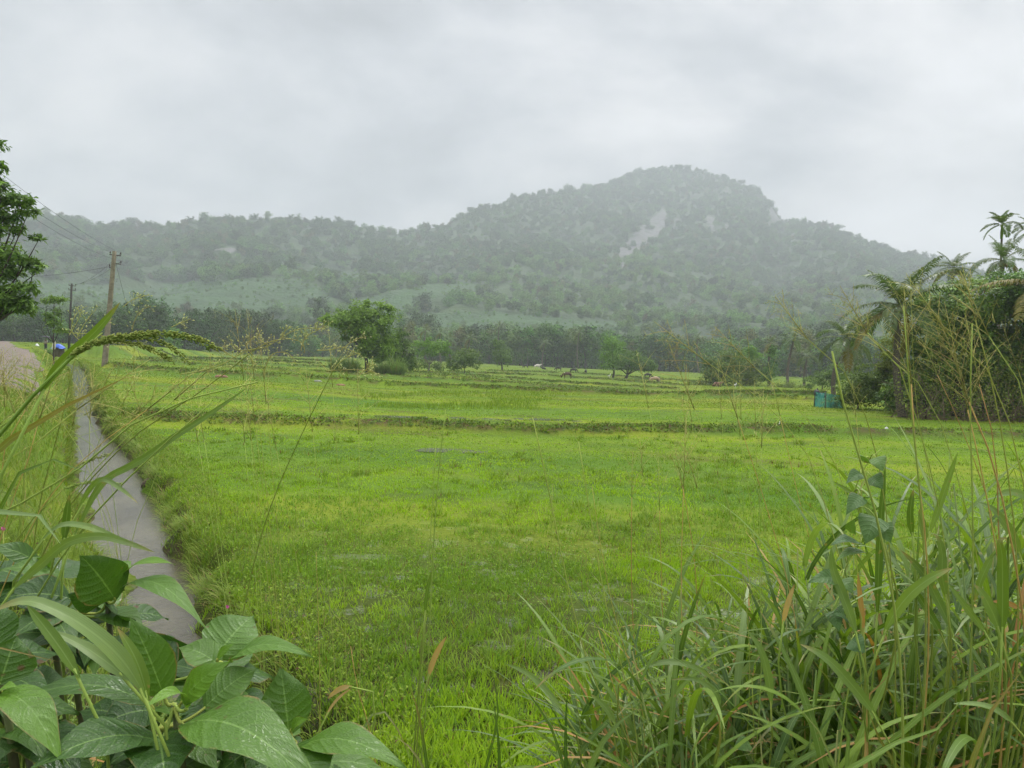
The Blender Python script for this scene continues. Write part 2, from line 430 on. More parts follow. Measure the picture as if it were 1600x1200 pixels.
# standing water in the field
puddle_mat = m
for k, (px, py, a, b) in enumerate([(695, 703, 1.1, .4), (600, 650, 2.2, .45), (720, 652, 1.8, .4), (880, 655, 2.2, .5), (835, 1010, .16, .16), (852, 1050, .14, .2)]):
    c0 = on_z(px, py, .02 if py < 900 else 0); nn = 40
    a_ = np.linspace(0, 2*np.pi, nn, endpoint=False); q = 1+.5*(vnoise(np.cos(a_)*2+k*9, np.sin(a_)*2, 31)-.5)
    x_, y_ = c0[0]+a*q*np.cos(a_), c0[1]+b*q*np.sin(a_)
    lz = land(x_, y_); zz = float(np.percentile(lz, 35))+.008
    mb = MB(); V = np.concatenate([np.stack([x_, y_, np.full(nn, zz)], 1), [[c0[0], c0[1], zz]]])
    mb.add(V, None, np.stack([np.arange(nn), (np.arange(nn)+1) % nn, np.full(nn, nn)], 1))
    tag(mb.build('water_puddle', puddle_mat), kind='structure')

# ------------------------------------------------------------------ dirt path
rc = []
for px, py in [(-60, 600), (15, 572), (22, 554), (24, 546)]:
    z = 1.2
    for _ in range(15):
        P = on_z(px, py, z); z = float(zroad(min(P[1], 130)))
        if P[1] > 140 or P[1] < 0: P = at(px, py, 120); break
    rc.append(P[:2])
rc = np.array(rc); print('path', rc); rc = np.concatenate([rc, [rc[-1]+[-6, 14], rc[-1]+[-22, 24], rc[-1]+[-50, 30]]]); rc = np.concatenate([[[rc[0, 0]+1.0, 8], [rc[0, 0]+.4, 16]], rc])
PATH = spline(np.c_[rc, np.zeros(len(rc))], 160)[:, :2]
tn = unit(np.gradient(PATH, axis=0)); nn_ = np.stack([tn[:, 1], -tn[:, 0]], 1)
ac = np.linspace(-1, 1, 15)
rag = lambda k: 1+.45*(fbm(np.arange(160)*.22, np.zeros(160), 3, k)-.5)*2
wid = np.interp(PATH[:, 1], [0, 36, 70, 110], [1.2, 1.25, 1.35, 1.5])
PX = PATH[:, None, 0]+nn_[:, None, 0]*ac*np.where(ac < 0, rag(71)[:, None], rag(77)[:, None])*wid[:, None]
PY = PATH[:, None, 1]+nn_[:, None, 1]*ac*np.where(ac < 0, rag(71)[:, None], rag(77)[:, None])*wid[:, None]
PZ = land(PX, PY)+.025
i, j = np.meshgrid(np.arange(159), np.arange(14), indexing='ij')
mb = MB(); mb.add(np.stack([PX, PY, PZ], -1).reshape(-1, 3), np.stack([i*15+j, i*15+j+1, (i+1)*15+j+1, (i+1)*15+j], -1).reshape(-1, 4), e=np.tile(ac, 160))
m, nt, out = newmat('path_dirt'); g = G(nt); P = g.pos()
c = g.mix(g.ramp(g.noise(P, 1.1, 5), .3, .7), (.155, .115, .082), (.085, .064, .046))
c = g.mix(g.ramp(g.noise(P, 7, 4), .5, .75), c, (.22, .175, .14))
rut = g.math('ABSOLUTE', g.math('SUBTRACT', g.math('ABSOLUTE', g.attr('e')), .0))
c = g.mix(g.math('MULTIPLY', g.ramp(rut, .22, .0), g.ramp(g.noise(P, 1.8, 4), .45, .6)), c, (.10, .12, .035))
nt.links.new(g.pbsdf(c, .6, .4, g.bump(g.noise(P, 11, 4), .5, .04)), out.inputs[0])
tag(mb.build('path', m), kind='structure')
# ------------------------------------------------------------------ the hill
SKY = np.array([(-600, 352), (-300, 345), (-100, 338), (30, 346), (75, 340), (110, 348), (150, 357), (200, 354), (230, 355), (290, 350), (340, 343), (400, 343), (470, 347), (540, 351), (590, 361), (625, 367), (650, 359), (690, 354),
                (740, 333), (800, 313), (850, 302), (900, 297), (950, 288), (1000, 270), (1050, 260), (1100, 270), (1140, 280), (1180, 299), (1198, 313), (1210, 330), (1222, 350), (1240, 345), (1290, 354), (1330, 371), (1380, 389),
                (1440, 404), (1480, 413), (1550, 433), (1620, 450), (1800, 470), (2200, 490)], float)
YR = lambda px: np.interp(px, [-600, 0, 400, 620, 700, 850, 1000, 1060, 1190, 1215, 1300, 1500, 1700, 2200], np.array([620, 700, 720, 800, 860, 1050, 1250, 1300, 1180, 1100, 960, 860, 800, 700])*1.45)
Y0 = lambda px: np.interp(px, [-600, 0, 400, 800, 1100, 1300, 1600, 2200], [240, 262, 300, 315, 300, 260, 240, 220])
NPX, NT_ = 560, 330
pxs = np.linspace(-600, 2200, NPX); ts = np.concatenate([np.linspace(-.04, 1, 250), np.linspace(1, 1.1, 21)[1:]])
sky = np.interp(pxs, SKY[:, 0], SKY[:, 1]); sky += 2.5*(fbm(pxs*.03, pxs*0, 3, 4)-.5)
yr = YR(pxs); y0 = Y0(pxs)
ridge = np.array([at(a, b, d) for a, b, d in zip(pxs, sky, yr)])
uu = ridge[:, 0]/ridge[:, 1]
TT, UU = np.meshgrid(ts, uu); yrg, y0g, zr_ = yr[:, None], y0[:, None], ridge[:, 2][:, None]
YY = y0g+TT*(yrg-y0g); XX = UU*YY
tt = np.clip(TT, 0, 1)
pk = np.interp(pxs, [-600, 600, 760, 1100, 1215, 1240, 2200], [0, 0, .5, 1, .8, .35, .1])[:, None]
prof = (1-pk)*(.30*tt+.70*tt**1.55)+pk*(.22*tt+.78*tt**1.75)
ZZ = zr_*prof
amp = np.clip(4*tt*(1-tt), 0, 1)
ZZ = ZZ+amp*(62*(fbm(XX*.0045+3, YY*.003, 4, 8)-.5)+36*(fbm(XX*.012, YY*.006, 3, 18)-.5)+7*(fbm(XX*.05, YY*.05, 3, 28)-.5))
ZZ = np.where(TT > 1, zr_*(1-.95*np.clip(TT-1, 0, 1)**1.25)-3*(TT-1), ZZ)
ZZ = np.where(TT < 0, TT*80, ZZ)
def hill_z(px_i, t):  # bilinear on the grid
    a = np.clip((px_i+600)/2800*(NPX-1), 0, NPX-1.001); b = np.interp(t, ts, np.arange(len(ts))); b = np.clip(b, 0, len(ts)-1.001)
    i, j = a.astype(int), b.astype(int); fa, fb = a-i, b-j
    f = lambda A: (A[i, j]*(1-fa)+A[i+1, j]*fa)*(1-fb)+(A[i, j+1]*(1-fa)+A[i+1, j+1]*fa)*fb
    return np.stack([f(XX), f(YY), f(ZZ)], 1)
def inpoly(P, poly):
    x, y = P[:, 0], P[:, 1]; c = np.zeros(len(x), bool); n = len(poly)
    for k in range(n):
        (x1, y1), (x2, y2) = poly[k], poly[(k+1) % n]
        if y1 == y2: continue
        c ^= ((y1 > y) != (y2 > y)) & (x < (x2-x1)*(y-y1)/(y2-y1)+x1)
    return c
ROCKS = [[(1040, 322), (1046, 338), (1036, 360), (1018, 378), (1000, 392), (982, 402), (970, 412), (962, 410), (968, 390), (984, 370), (1004, 350), (1022, 334)],
         [(964, 405), (985, 396), (978, 412), (966, 428)], [(1050, 342), (1062, 340), (1052, 360), (1046, 360)], [(1100, 338), (1116, 338), (1120, 364), (1108, 362)],
         [(1200, 316), (1212, 322), (1224, 340), (1222, 352), (1202, 350)], [(1132, 282), (1142, 290), (1140, 308), (1134, 304)], [(1076, 392), (1088, 392), (1086, 396), (1074, 394)], [(1076, 306), (1090, 300), (1080, 314)],
         [(325, 392), (350, 386), (380, 388), (366, 397)], [(1130, 352), (1142, 352), (1136, 362)]]
def wob(P): return P+np.stack([vnoise(P[:, 0]*.12, P[:, 1]*.12, 3)-.5, vnoise(P[:, 0]*.12+50, P[:, 1]*.12, 3)-.5], 1)*7
def rockmask(W):
    p = wob(proj(W)); m = np.zeros(len(W), bool)
    for r in ROCKS: m |= inpoly(p, r)
    return m
GRASSY = [[(0, 440), (60, 470), (110, 480), (210, 490), (330, 492), (420, 492), (520, 470), (500, 445), (420, 432), (300, 440), (200, 452), (90, 440)], [(560, 470), (640, 448), (740, 440), (760, 452), (660, 470), (620, 500), (560, 500)],
          [(640, 490), (760, 486), (900, 500), (1010, 510), (900, 520), (640, 515)], [(400, 425), (560, 440), (640, 430), (520, 420)]]
def grassmask(W):
    p = wob(proj(W)); m = np.zeros(len(W), bool)
    for r in GRASSY: m |= inpoly(p, r)
    return m
HV = np.stack([XX, YY, ZZ], -1).reshape(-1, 3)
rk = rockmask(HV) & (TT.ravel() < 1.02); gm = grassmask(HV)
mb = MB(); n2 = len(ts); i, j = np.meshgrid(np.arange(NPX-1), np.arange(n2-1), indexing='ij')
mb.add(HV, np.stack([i*n2+j, (i+1)*n2+j, (i+1)*n2+j+1, i*n2+j+1], -1).reshape(-1, 4), v=rk.astype(float), e=gm.astype(float))
m, nt, out = newmat('hillside'); g = G(nt); P = g.pos()
c = g.mix(g.ramp(g.noise(P, .03, 4), .35, .65), (.018, .042, .013), (.036, .07, .018))
c = g.mix(g.attr('e'), c, g.mix(g.ramp(g.noise(P, .06, 4), .35, .65), (.034, .085, .022), (.024, .060, .017)))
rock = g.mix(g.ramp(g.noise(g.scalev(P, (.18, .18, .02)), 1.0, 5), .3, .7), (.155, .15, .155), (.085, .082, .085))
rock = g.mix(g.ramp(g.noise(g.scalev(P, (.05, .05, .09)), 1.0, 5), .52, .66), rock, (.10, .11, .08))
c = g.mix(g.ramp(g.math('MULTIPLY_ADD', g.noise(g.scalev(P, (.09, .09, .025)), 1.0, 5), 1.3, g.attr('v')), 1.45, 1.6), c, rock)
nt.links.new(g.pbsdf(c, .8, .2, g.bump(g.noise(P, .25, 4), 1.0, 2.0)), out.inputs[0])
tag(mb.build('hill', m), kind='structure')
# ------------------------------------------------------------------ overcast sky, sun, air
wd = bpy.data.worlds.new('World'); scene.world = wd; wd.use_nodes = True
nt = wd.node_tree; nt.nodes.clear(); g = G(nt)
SUN_EL, SUN_AZ = 58.0, 20.0      # azimuth from +Y towards +X
st = g.n('ShaderNodeTexSky', sky_type='NISHITA', sun_disc=False, sun_elevation=R(SUN_EL), sun_rotation=R(SUN_AZ))
d = g.n('ShaderNodeTexCoord').outputs['Generated']
x = g.n('ShaderNodeSeparateXYZ', {0: d}); zc = g.math('ADD', g.math('MAXIMUM', x.outputs[2], 0.0), .42)
q = g.n('ShaderNodeCombineXYZ', {0: g.math('DIVIDE', x.outputs[0], zc), 1: g.math('DIVIDE', x.outputs[1], zc), 2: 0.0}).outputs[0]
n1 = g.noise(g.scalev(q, (1, 1.25, 1)), 1.75, 6, .55, .15)
n2_ = g.noise(q, .8, 3, .5)
lum = g.ramp(n1, .28, .74, .60, 1.30)
lum = g.math('MULTIPLY', lum, g.ramp(n2_, .3, .7, .86, 1.12))
lum = g.math('MULTIPLY', lum, g.ramp(x.outputs[0], -.7, .65, .86, 1.1))
lum = g.math('MULTIPLY', lum, g.ramp(x.outputs[2], .42, 1.0, 1.0, 4.3))     # overcast: brightest overhead
lum = g.math('MULTIPLY', lum, g.ramp(x.outputs[2], .0, .22, 1.35, 1.0))
tint = g.mix(g.ramp(lum, .75, 1.15), (.94, .965, 1.01), (1.0, .99, 1.0))
cl = g.n('ShaderNodeVectorMath', {0: tint, 'Scale': g.math('MULTIPLY', lum, 5.75)}, operation='SCALE').outputs[0]
col = g.mix(.93, st.outputs[0], cl)
bg = g.n('ShaderNodeBackground', {'Color': col, 'Strength': .1}); ow = g.n('ShaderNodeOutputWorld', {0: bg.outputs[0]})
sl = bpy.data.lights.new('sun', 'SUN'); sl.energy = 1.5; sl.angle = R(14); sl.color = (1.0, .97, .92)
so = bpy.data.objects.new('sun', sl); COL.objects.link(so)
sd = Vector((math.sin(R(SUN_AZ))*math.cos(R(SUN_EL)), math.cos(R(SUN_AZ))*math.cos(R(SUN_EL)), math.sin(R(SUN_EL))))
so.rotation_euler = sd.to_track_quat('Z', 'Y').to_euler()
# one closed box of damp air
X0, X1, Y0b, Y1b, Z0, Z1 = -1900, 1900, -1900, 2080, -60, 475
bx = [(X0, Y0b, Z0), (X1, Y0b, Z0), (X1, Y1b, Z0), (X0, Y1b, Z0), (X0, Y0b, Z1), (X1, Y0b, Z1), (X1, Y1b, Z1), (X0, Y1b, Z1)]
m, nt, out = newmat('damp_air'); g = G(nt)
vol = g.n('ShaderNodeVolumePrincipled', {'Color': (.63, .675, .73, 1), 'Density': .00064, 'Anisotropy': .0})
nt.links.new(vol.outputs[0], out.inputs['Volume'])
mb = MB(); mb.add(bx, [(3, 2, 1, 0), (4, 5, 6, 7), (0, 1, 5, 4), (1, 2, 6, 5), (2, 3, 7, 6), (3, 0, 4, 7)])
hz = mb.build('haze', m, smooth=False); tag(hz, kind='stuff')
scene.view_settings.view_transform = 'Standard'; scene.view_settings.look = 'None'; scene.view_settings.exposure = 0.78; scene.view_settings.gamma = 1
scene.cycles.use_denoising = True
try: scene.cycles.denoiser = 'OPENIMAGEDENOISE'
except Exception: pass
scene.cycles.max_bounces = 6; scene.cycles.diffuse_bounces = 3; scene.cycles.glossy_bounces = 2; scene.cycles.transmission_bounces = 3; scene.cycles.volume_bounces = 1
scene.cycles.use_adaptive_sampling = True; scene.cycles.adaptive_threshold = .02
# ------------------------------------------------------------------ tree belt at the foot of the hill
barkD = plainmat('dark_bark', (.075, .062, .05), .85, .2, nscale=9)
barkP = plainmat('pale_bark', (.20, .185, .16), .85, .2, nscale=9)
F = [leafmat('foliage_deep', (.014, .042, .012), (.075, .165, .035), trans=.2, rnd=.8),
     leafmat('foliage_mid', (.024, .072, .016), (.12, .25, .04), trans=.2, rnd=.8),
     leafmat('foliage_pale', (.050, .12, .026), (.19, .33, .06), trans=.2, rnd=.7),
     leafmat('foliage_rust', (.045, .065, .02), (.19, .18, .06), trans=.2, rnd=.7)]
def lob(n, h0, h1, r, fl=.75, seed=0, sq=1.0):
    q = np.random.default_rng(seed); L = []
    for k in range(n):
        z = h0+(h1-h0)*((k+.5)/n); w = r*(1-.55*abs((k+.5)/n-.4)*sq*2*.8)
        a = k*2.4+q.random()*1.2; o = w*(.25+.55*q.random())
        rr_ = w*(.42+.25*q.random())
        L.append(((o*math.cos(a), o*math.sin(a), z), (rr_, rr_*(.85+.3*q.random()), rr_*fl)))
    return L
KINDS = [  # name, label, lobes, leaf mat, bark, trunk radius, leaves, leaf size
 ('evergreen_tree', 'dark round-crowned evergreen in the misty tree belt below the hill', lob(8, 4.2, 9.2, 4.0, .8, 1), 0, barkD, .24, 1500, .55),
 ('rubber_tree', 'slender pale-trunked tree in the dense misty belt behind the grazing cattle', lob(7, 5.5, 9.6, 2.3, 1.0, 2), 1, barkP, .13, 1000, .48),
 ('bushy_tree', 'low bushy tree with foliage down to the ground along the belt edge', lob(8, 1.8, 8.6, 4.4, .8, 3), 1, barkD, .22, 1500, .55),
 ('spreading_tree', 'wide flat-topped tree rising over the misty tree belt', lob(7, 6.2, 9.2, 5.2, .45, 4), 0, barkD, .26, 1300, .55),
 ('tall_tree', 'tall narrow tree standing above the misty tree belt', lob(8, 2.5, 9.6, 2.2, 1.1, 5, .6), 0, barkD, .18, 1100, .5),
 ('pale_tree', 'pale green loose-crowned tree in the misty belt below the hill', lob(7, 4.0, 9.2, 3.4, .75, 6), 2, barkP, .17, 1100, .5),
 ('rusty_tree', 'brownish green tree with rusty flowering crown in the misty belt', lob(7, 3.8, 9.2, 3.3, .75, 7), 3, barkD, .17, 1200, .5)]
PROTO = []; CROWN = []
for nm, lb, L, fm, bk, tr, n, sz in KINDS:
    t = thing(nm, (0, 0, 0), lb, 'tree', lb.replace('tree ', 'trees ').split(' in the')[0]+' group' if False else nm.replace('_', ' ')+'s of the far belt')
    mb = MB(); crown(mb, L, n, sz, clumps=46, spread=.30)
    if nm != 'spreading_tree': crown(mb, [((0, 0, 2.6), (2.4, 2.4, 2.2)), ((1.4, .8, 3.6), (1.6, 1.6, 1.6)), ((-1.2, .9, 4.2), (1.7, 1.7, 1.8))], n//3, sz*1.05, clumps=16, spread=.36)
    crown(mb, L, n//2, sz*.8, clumps=60, spread=.16, inner=.8)
    c_ = mb.build('crown', F[fm], t, smooth=False)
    mb = MB(); limbs(mb, (0, 0, 0), [l[0] for l in L], tr, .45, 6)
    mb.build('trunk', bk, t)
    PROTO.append(t); CROWN.append(c_)
belt_d = lambda px: np.interp(px, [-300, 0, 300, 400, 640, 800, 1000, 1120, 1300, 1700], [170, 178, 215, 250, 268, 272, 268, 262, 205, 150])
used = [0]*len(PROTO)
def put(k, px, d, s, sz=None):
    p = at(px, 560, d); z = float(land(p[0], p[1])); loc = (p[0], p[1], z-.1)
    rz = rng.random()*6.28
    if used[k] == 0:
        o = PROTO[k]; KIDS.setdefault(o.name, [(c, []) for c in o.children]); o.location = loc; o.rotation_euler.z = rz; o.scale = (s, s, sz or s)
    else: dup(PROTO[k], loc, rz, s, sz)
    used[k] += 1
# clumps seen along the belt: (from, to, count, kinds, height range, extra depth)
BELT = [(-260, 130, 20, (0, 2, 2, 4), (.8, 1.25), 0), (130, 300, 9, (0, 2, 0), (.8, 1.25), -20), (300, 470, 15, (0, 0, 3, 2, 5), (1.0, 1.6), 0), (440, 640, 16, (2, 0, 5, 2), (.8, 1.15), 6),
        (630, 800, 17, (0, 5, 2, 6, 1), (1.0, 1.6), 0), (790, 970, 30, (1, 2, 1, 0, 5, 1, 4), (1.15, 1.75), 0), (960, 1110, 17, (2, 0, 6, 3), (1.15, 1.55), 0), (1090, 1330, 20, (2, 0, 5, 3, 6), (1.1, 1.6), 6),
        (1300, 1800, 16, (2, 0, 3), (1.2, 1.6), 20)]
for a, b, n, ks, (s0, s1), ex in BELT:
    for k in range(n):
        px = a+(b-a)*(k+rng.random())/n
        put(ks[k % len(ks)], px, belt_d(px)+ex+rng.random()*9, s0+(s1-s0)*rng.random())
# singles that show clearly in front of or above the belt
for k, px, d, s, sz in [(4, 498, 330, 2.1, 2.6), (3, 658, 330, 1.6, 2.3), (4, 625, 330, 1.5, 2.1), (3, 772, 330, 1.5, 1.9), (0, 830, 315, 1.5, 1.7), (6, 640, 262, 1.2, 1.5), (3, 1160, 330, 1.7, 2.1), (0, 1175, 320, 1.5, 1.8),
                        (6, 1172, 290, 1.6, 1.9), (3, 1300, 300, 2.2, 2.4), (0, 1330, 290, 2.2, 2.3), (6, 1045, 285, 1.5, 1.75), (5, 272, 170, .6, .6), (0, 232, 190, 1.5, 1.5), (2, 205, 185, 1.1, 1.1)]:
    put(k, px, d, s, sz)

# ------------------------------------------------------------------ forest on the hill (one mass)
N = 90000
pa = rng.uniform(-520, 2150, N); ta = rng.uniform(-.02, 1.05, N)
W = hill_z(pa, ta); dY = np.interp(pa, pxs, yr)-np.interp(pa, pxs, y0)
wgt = W[:, 1]*dY; keep = rng.random(N) < wgt/wgt.max()*1.0
pa, ta, W = pa[keep], ta[keep], W[keep]
rk = rockmask(W) & (ta < .985); gm = grassmask(W)
dens = fbm(W[:, 0]*.012, W[:, 1]*.012, 3, 44)
low = sstep(.45, .1, ta)
keep = (~rk | (rng.random(len(W)) < .07)) & np.where(gm, rng.random(len(W)) < .75, rng.random(len(W)) < (.6+.4*sstep(.35, .6, dens)))
W, ta, gm, dens = W[keep], ta[keep], gm[keep], dens[keep]; n = len(W)
scl = np.where(gm, .22+.3*rng.random(n)**2, .75+.95*rng.random(n)**1.5)*(1-.25*sstep(.5, .1, ta))
scl = np.where(ta > .95, scl*(.7+.7*rng.random(n)), scl)
big_ = rng.random(n) < .05; scl = np.where(big_, scl*1.45, scl)
idx = np.where(rng.random(n) < .35, 2, np.where(rng.random(n) < .5, 0, rng.choice([3, 5, 6, 2, 0], n)))
idx = np.where(((ta < .5) & (rng.random(n) < .6)) | gm, 5, idx)
W[:, 2] -= scl*rng.uniform(2.2, 3.6, n)
# the wood goes on behind the front trees of the belt
nb = 900; pb = rng.uniform(-400, 2000, nb); db = np.interp(pb, [-400, 0, 400, 800, 1000, 1300, 1700], [195, 200, 270, 290, 290, 240, 185])+rng.uniform(0, 45, nb)
Wb = np.array([at(a, 560, b) for a, b in zip(pb, db)]); Wb[:, 2] = np.maximum(land(Wb[:, 0], Wb[:, 1]), 0)-1.0
sb = np.interp(pb, [0, 300, 420, 500, 640, 800, 1000, 1300], [1.1, 1.15, 1.3, .95, 1.1, 1.45, 1.35, 1.35])*rng.uniform(.75, 1.1, nb)
W = np.concatenate([W, Wb]); scl = np.concatenate([scl, sb]); idx = np.concatenate([idx, rng.choice([0, 2, 2, 5, 1, 0], nb)]); n = len(W)
me = bpy.data.meshes.new('forest'); me.vertices.add(n); me.vertices.foreach_set('co', W.astype(np.float32).ravel())
for k, a, ty in (('s', scl, 'FLOAT'), ('rz', rng.random(n)*6.28, 'FLOAT'), ('k', idx.astype(np.int32), 'INT')):
    x_ = me.attributes.new(k, ty, 'POINT'); x_.data.foreach_set('value', a.astype(np.float32) if ty == 'FLOAT' else a)
fo = bpy.data.objects.new('forest', me); COL.objects.link(fo); tag(fo, kind='stuff')
ng = bpy.data.node_groups.new('forest_scatter', 'GeometryNodeTree')
ng.interface.new_socket('Geometry', in_out='INPUT', socket_type='NodeSocketGeometry'); ng.interface.new_socket('Geometry', in_out='OUTPUT', socket_type='NodeSocketGeometry')
gi = ng.nodes.new('NodeGroupInput'); go = ng.nodes.new('NodeGroupOutput'); L_ = ng.links.new
jn = ng.nodes.new('GeometryNodeJoinGeometry')
for c_ in reversed(CROWN):
    oi = ng.nodes.new('GeometryNodeObjectInfo'); oi.inputs[0].default_value = c_; oi.transform_space = 'ORIGINAL'
    gt = ng.nodes.new('GeometryNodeGeometryToInstance'); L_(oi.outputs['Geometry'], gt.inputs[0]); L_(gt.outputs[0], jn.inputs[0])
m2p = ng.nodes.new('GeometryNodeMeshToPoints'); L_(gi.outputs[0], m2p.inputs['Mesh'])
ip = ng.nodes.new('GeometryNodeInstanceOnPoints'); L_(m2p.outputs[0], ip.inputs['Points']); L_(jn.outputs[0], ip.inputs['Instance']); ip.inputs['Pick Instance'].default_value = True
def na(k, ty):
    x_ = ng.nodes.new('GeometryNodeInputNamedAttribute'); x_.data_type = ty; x_.inputs[0].default_value = k; return x_.outputs[0]
L_(na('k', 'INT'), ip.inputs['Instance Index'])
cx = ng.nodes.new('ShaderNodeCombineXYZ'); L_(na('rz', 'FLOAT'), cx.inputs[2]); L_(cx.outputs[0], ip.inputs['Rotation']); L_(na('s', 'FLOAT'), ip.inputs['Scale'])
L_(ip.outputs[0], go.inputs[0])
md = fo.modifiers.new('scatter', 'NODES'); md.node_group = ng
print('forest', n, 'belt', sum(used))
# ------------------------------------------------------------------ grass of the field (nobody could count it)
grassA = leafmat('field_grass', (.20, .345, .018), (.38, .52, .036), rough=.5, trans=.42, spec=.10, rnd=0, c3=(.24, .19, .07), c3p=.965, scale_noise=.5)
grassB = leafmat('field_grass_blue', (.10, .20, .022), (.215, .33, .036), rough=.5, trans=.4, spec=.10, rnd=0, c3=(.15, .11, .05), c3p=.96)
grassF = leafmat('far_field_grass', (.105, .175, .018), (.19, .25, .028), rough=.8, trans=.3, spec=.05, rnd=0)
weedM = leafmat('weed_leaf', (.10, .20, .02), (.22, .33, .038), rough=.5, trans=.3, spec=.10, rnd=0, c3=(.14, .10, .045), c3p=.96)
bankM = leafmat('bank_grass', (.11, .19, .02), (.23, .29, .05), rough=.5, trans=.35, spec=.10, rnd=0, c3=(.28, .22, .09), c3p=.93)
ridgeM = leafmat('ridge_weed', (.055, .115, .016), (.15, .24, .035), rough=.55, trans=.25, spec=.10, rnd=0, c3=(.12, .085, .04), c3p=.9)
def scatter(n, y0, y1, pw, umax=.86):
    """points with density falling with distance: pdf(y) ~ y^-pw, across the view and a bit beyond"""
    u = rng.random(n); a = 1-pw
    y = (y0**a+u*(y1**a-y0**a))**(1/a) if abs(a) > 1e-3 else y0*(y1/y0)**u
    return rng.uniform(-umax, umax, n)*(y+.8), y
def on_path(x, y):
    d, _ = poly_dist(x, y, PATH[::4]); return d
def field_ok(x, y, m=.1):
    s, hw = sdist(x, y); return (s > hw+m) | (y > 74)
# near blades, in small fanned tufts
def near_grass(nt_, nb_, y0, y1, pw, sp):
    x, y = scatter(nt_, y0, y1, pw)
    ok = field_ok(x, y, .08); x, y = x[ok], y[ok]
    cl = fbm(x*1.7, y*1.7, 3, 81); wetgap = sstep(.55, .66, fbm(x*2.6, y*2.6, 3, 83))
    ok = (rng.random(len(x)) < .45+.55*sstep(.3, .6, cl)) & (rng.random(len(x)) > wetgap*.85)
    x, y = np.repeat(x[ok], nb_), np.repeat(y[ok], nb_); n = len(x); tv = np.repeat(rng.random(n//nb_), nb_); ta_ = np.repeat(rng.random(n//nb_)*.25, nb_)
    az = rng.random(n)*6.283; r_ = sp*np.sqrt(rng.random(n))*(1+y*.03)
    x, y = x+r_*np.cos(az), y+r_*np.sin(az)
    return x, y, az, tv, ta_
sets = [near_grass(30000, 7, 2.9, 9, 1.15, .035), near_grass(60000, 5, 7.5, 46, 1.15, .07)]
x, y, az, tv, ta_ = [np.concatenate([a_[k] for a_ in sets]) for k in range(5)]
z = land(x, y); n = len(x); pat = fbm(x*.22+5, y*.3, 3, 82)
blue = sstep(.52, .64, fbm(x*.35+9, y*.35+2, 3, 84)+.30*np.exp(-((x+2.6)/1.5)**2-((y-8.2)/1.6)**2)-.14*np.exp(-((y-4.5)/2)**2))
near = 1-sstep(3.5, 8, y)
h = (.045+.035*rng.random(n)+.045*near*rng.random(n)+.03*tv)*(.7+.7*pat)*(1-.45*sstep(10, 20, y))
wd_ = np.maximum(.006+.009*near*(.5+.5*rng.random(n)), .00105*y)
isb = np.repeat(rng.random(n//1)[:n], 1) < blue*.9
v = np.clip(.15+.45*rng.random(n)+.35*tv+.3*(pat-.5), 0, .95); v = np.where(rng.random(n) < .03, 1.0, v)
for mk, mt, nm in ((~isb, grassA, 'grass'), (isb, grassB, 'dark_grass')):
    mb = MB()
    ribbons(mb, np.stack([x, y, z-.012], 1)[mk], az[mk], (.08+ta_*1.4+.35*rng.random(n)**2)[mk], (.1+.6*rng.random(n))[mk], h[mk], wd_[mk], 2, v[mk])
    tag(mb.build(nm, mt, smooth=False), kind='stuff')
# far tufts
x, y = scatter(120000, 40, 240, 1.3, .75); ok = field_ok(x, y, .2) & (on_path(x, y) > 2.4) & (np.hypot(x, y) < 262); x, y = x[ok], y[ok]; n = len(x)
hz_, soil_ = bunds(x, y)
z = land(x, y); pat = fbm(x*.05, y*.16, 3, 85)
mb = MB(); ribbons(mb, np.stack([x, y, z-.02], 1), rng.random(n)*6.283, .2+.3*rng.random(n), .4+.5*rng.random(n), (.05+.16*pat**2+.06*rng.random(n)+.06*hz_)*.9, .0012*y+.02*rng.random(n), 1, np.clip(.2+.6*rng.random(n)+.4*(pat-.5)-.3*soil_, 0, .95))
tag(mb.build('far_grass', grassF, smooth=False), kind='stuff')
# standing rows of young rice in a strip beyond the first ridge
q = [on_z(rng.uniform(560, 1010), rng.uniform(611, 640), -.05) for _ in range(9000)]; q = np.array(q)
k_ = fbm(q[:, 0]*.25, q[:, 1]*.12, 3, 86)-.5*np.abs(proj(q)[:, 0]-785)/225+.12*rng.random(len(q)) > .36; q = q[k_]; n = len(q); q[:, 2] = land(q[:, 0], q[:, 1])
mb = MB(); ribbons(mb, q, rng.random(n)*6.28, .05+.12*rng.random(n), .1+.3*rng.random(n), .10+.14*rng.random(n), .035, 2, .9*rng.random(n))
tag(mb.build('rice_seedlings', grassB, smooth=False), kind='stuff')
# low creeping weeds
x, y = scatter(150000, 5.5, 34, .8)
k_ = field_ok(x, y, .1) & (rng.random(len(x)) < .12+.88*sstep(.47, .62, fbm(x*.5+3, y*.5, 4, 87)+.10*np.exp(-((y-13)/5)**2)-.2*(1-sstep(5.5, 9, y)))); x, y = x[k_], y[k_]; n = len(x)
z = land(x, y)+.012+.05*rng.random(n)*(.4+fbm(x*2.5, y*2.5, 2, 88))
Nn = rng.normal(size=(n, 3))*.5+np.array([0, 0, 1.0])
mb = MB(); leaves(mb, np.stack([x, y, z], 1), Nn, np.maximum(.018+.016*rng.random(n), .0019*y), .7, np.where(rng.random(n) < .03, 1, .95*rng.random(n)))
tag(mb.build('creeping_weeds', weedM, smooth=False), kind='stuff')
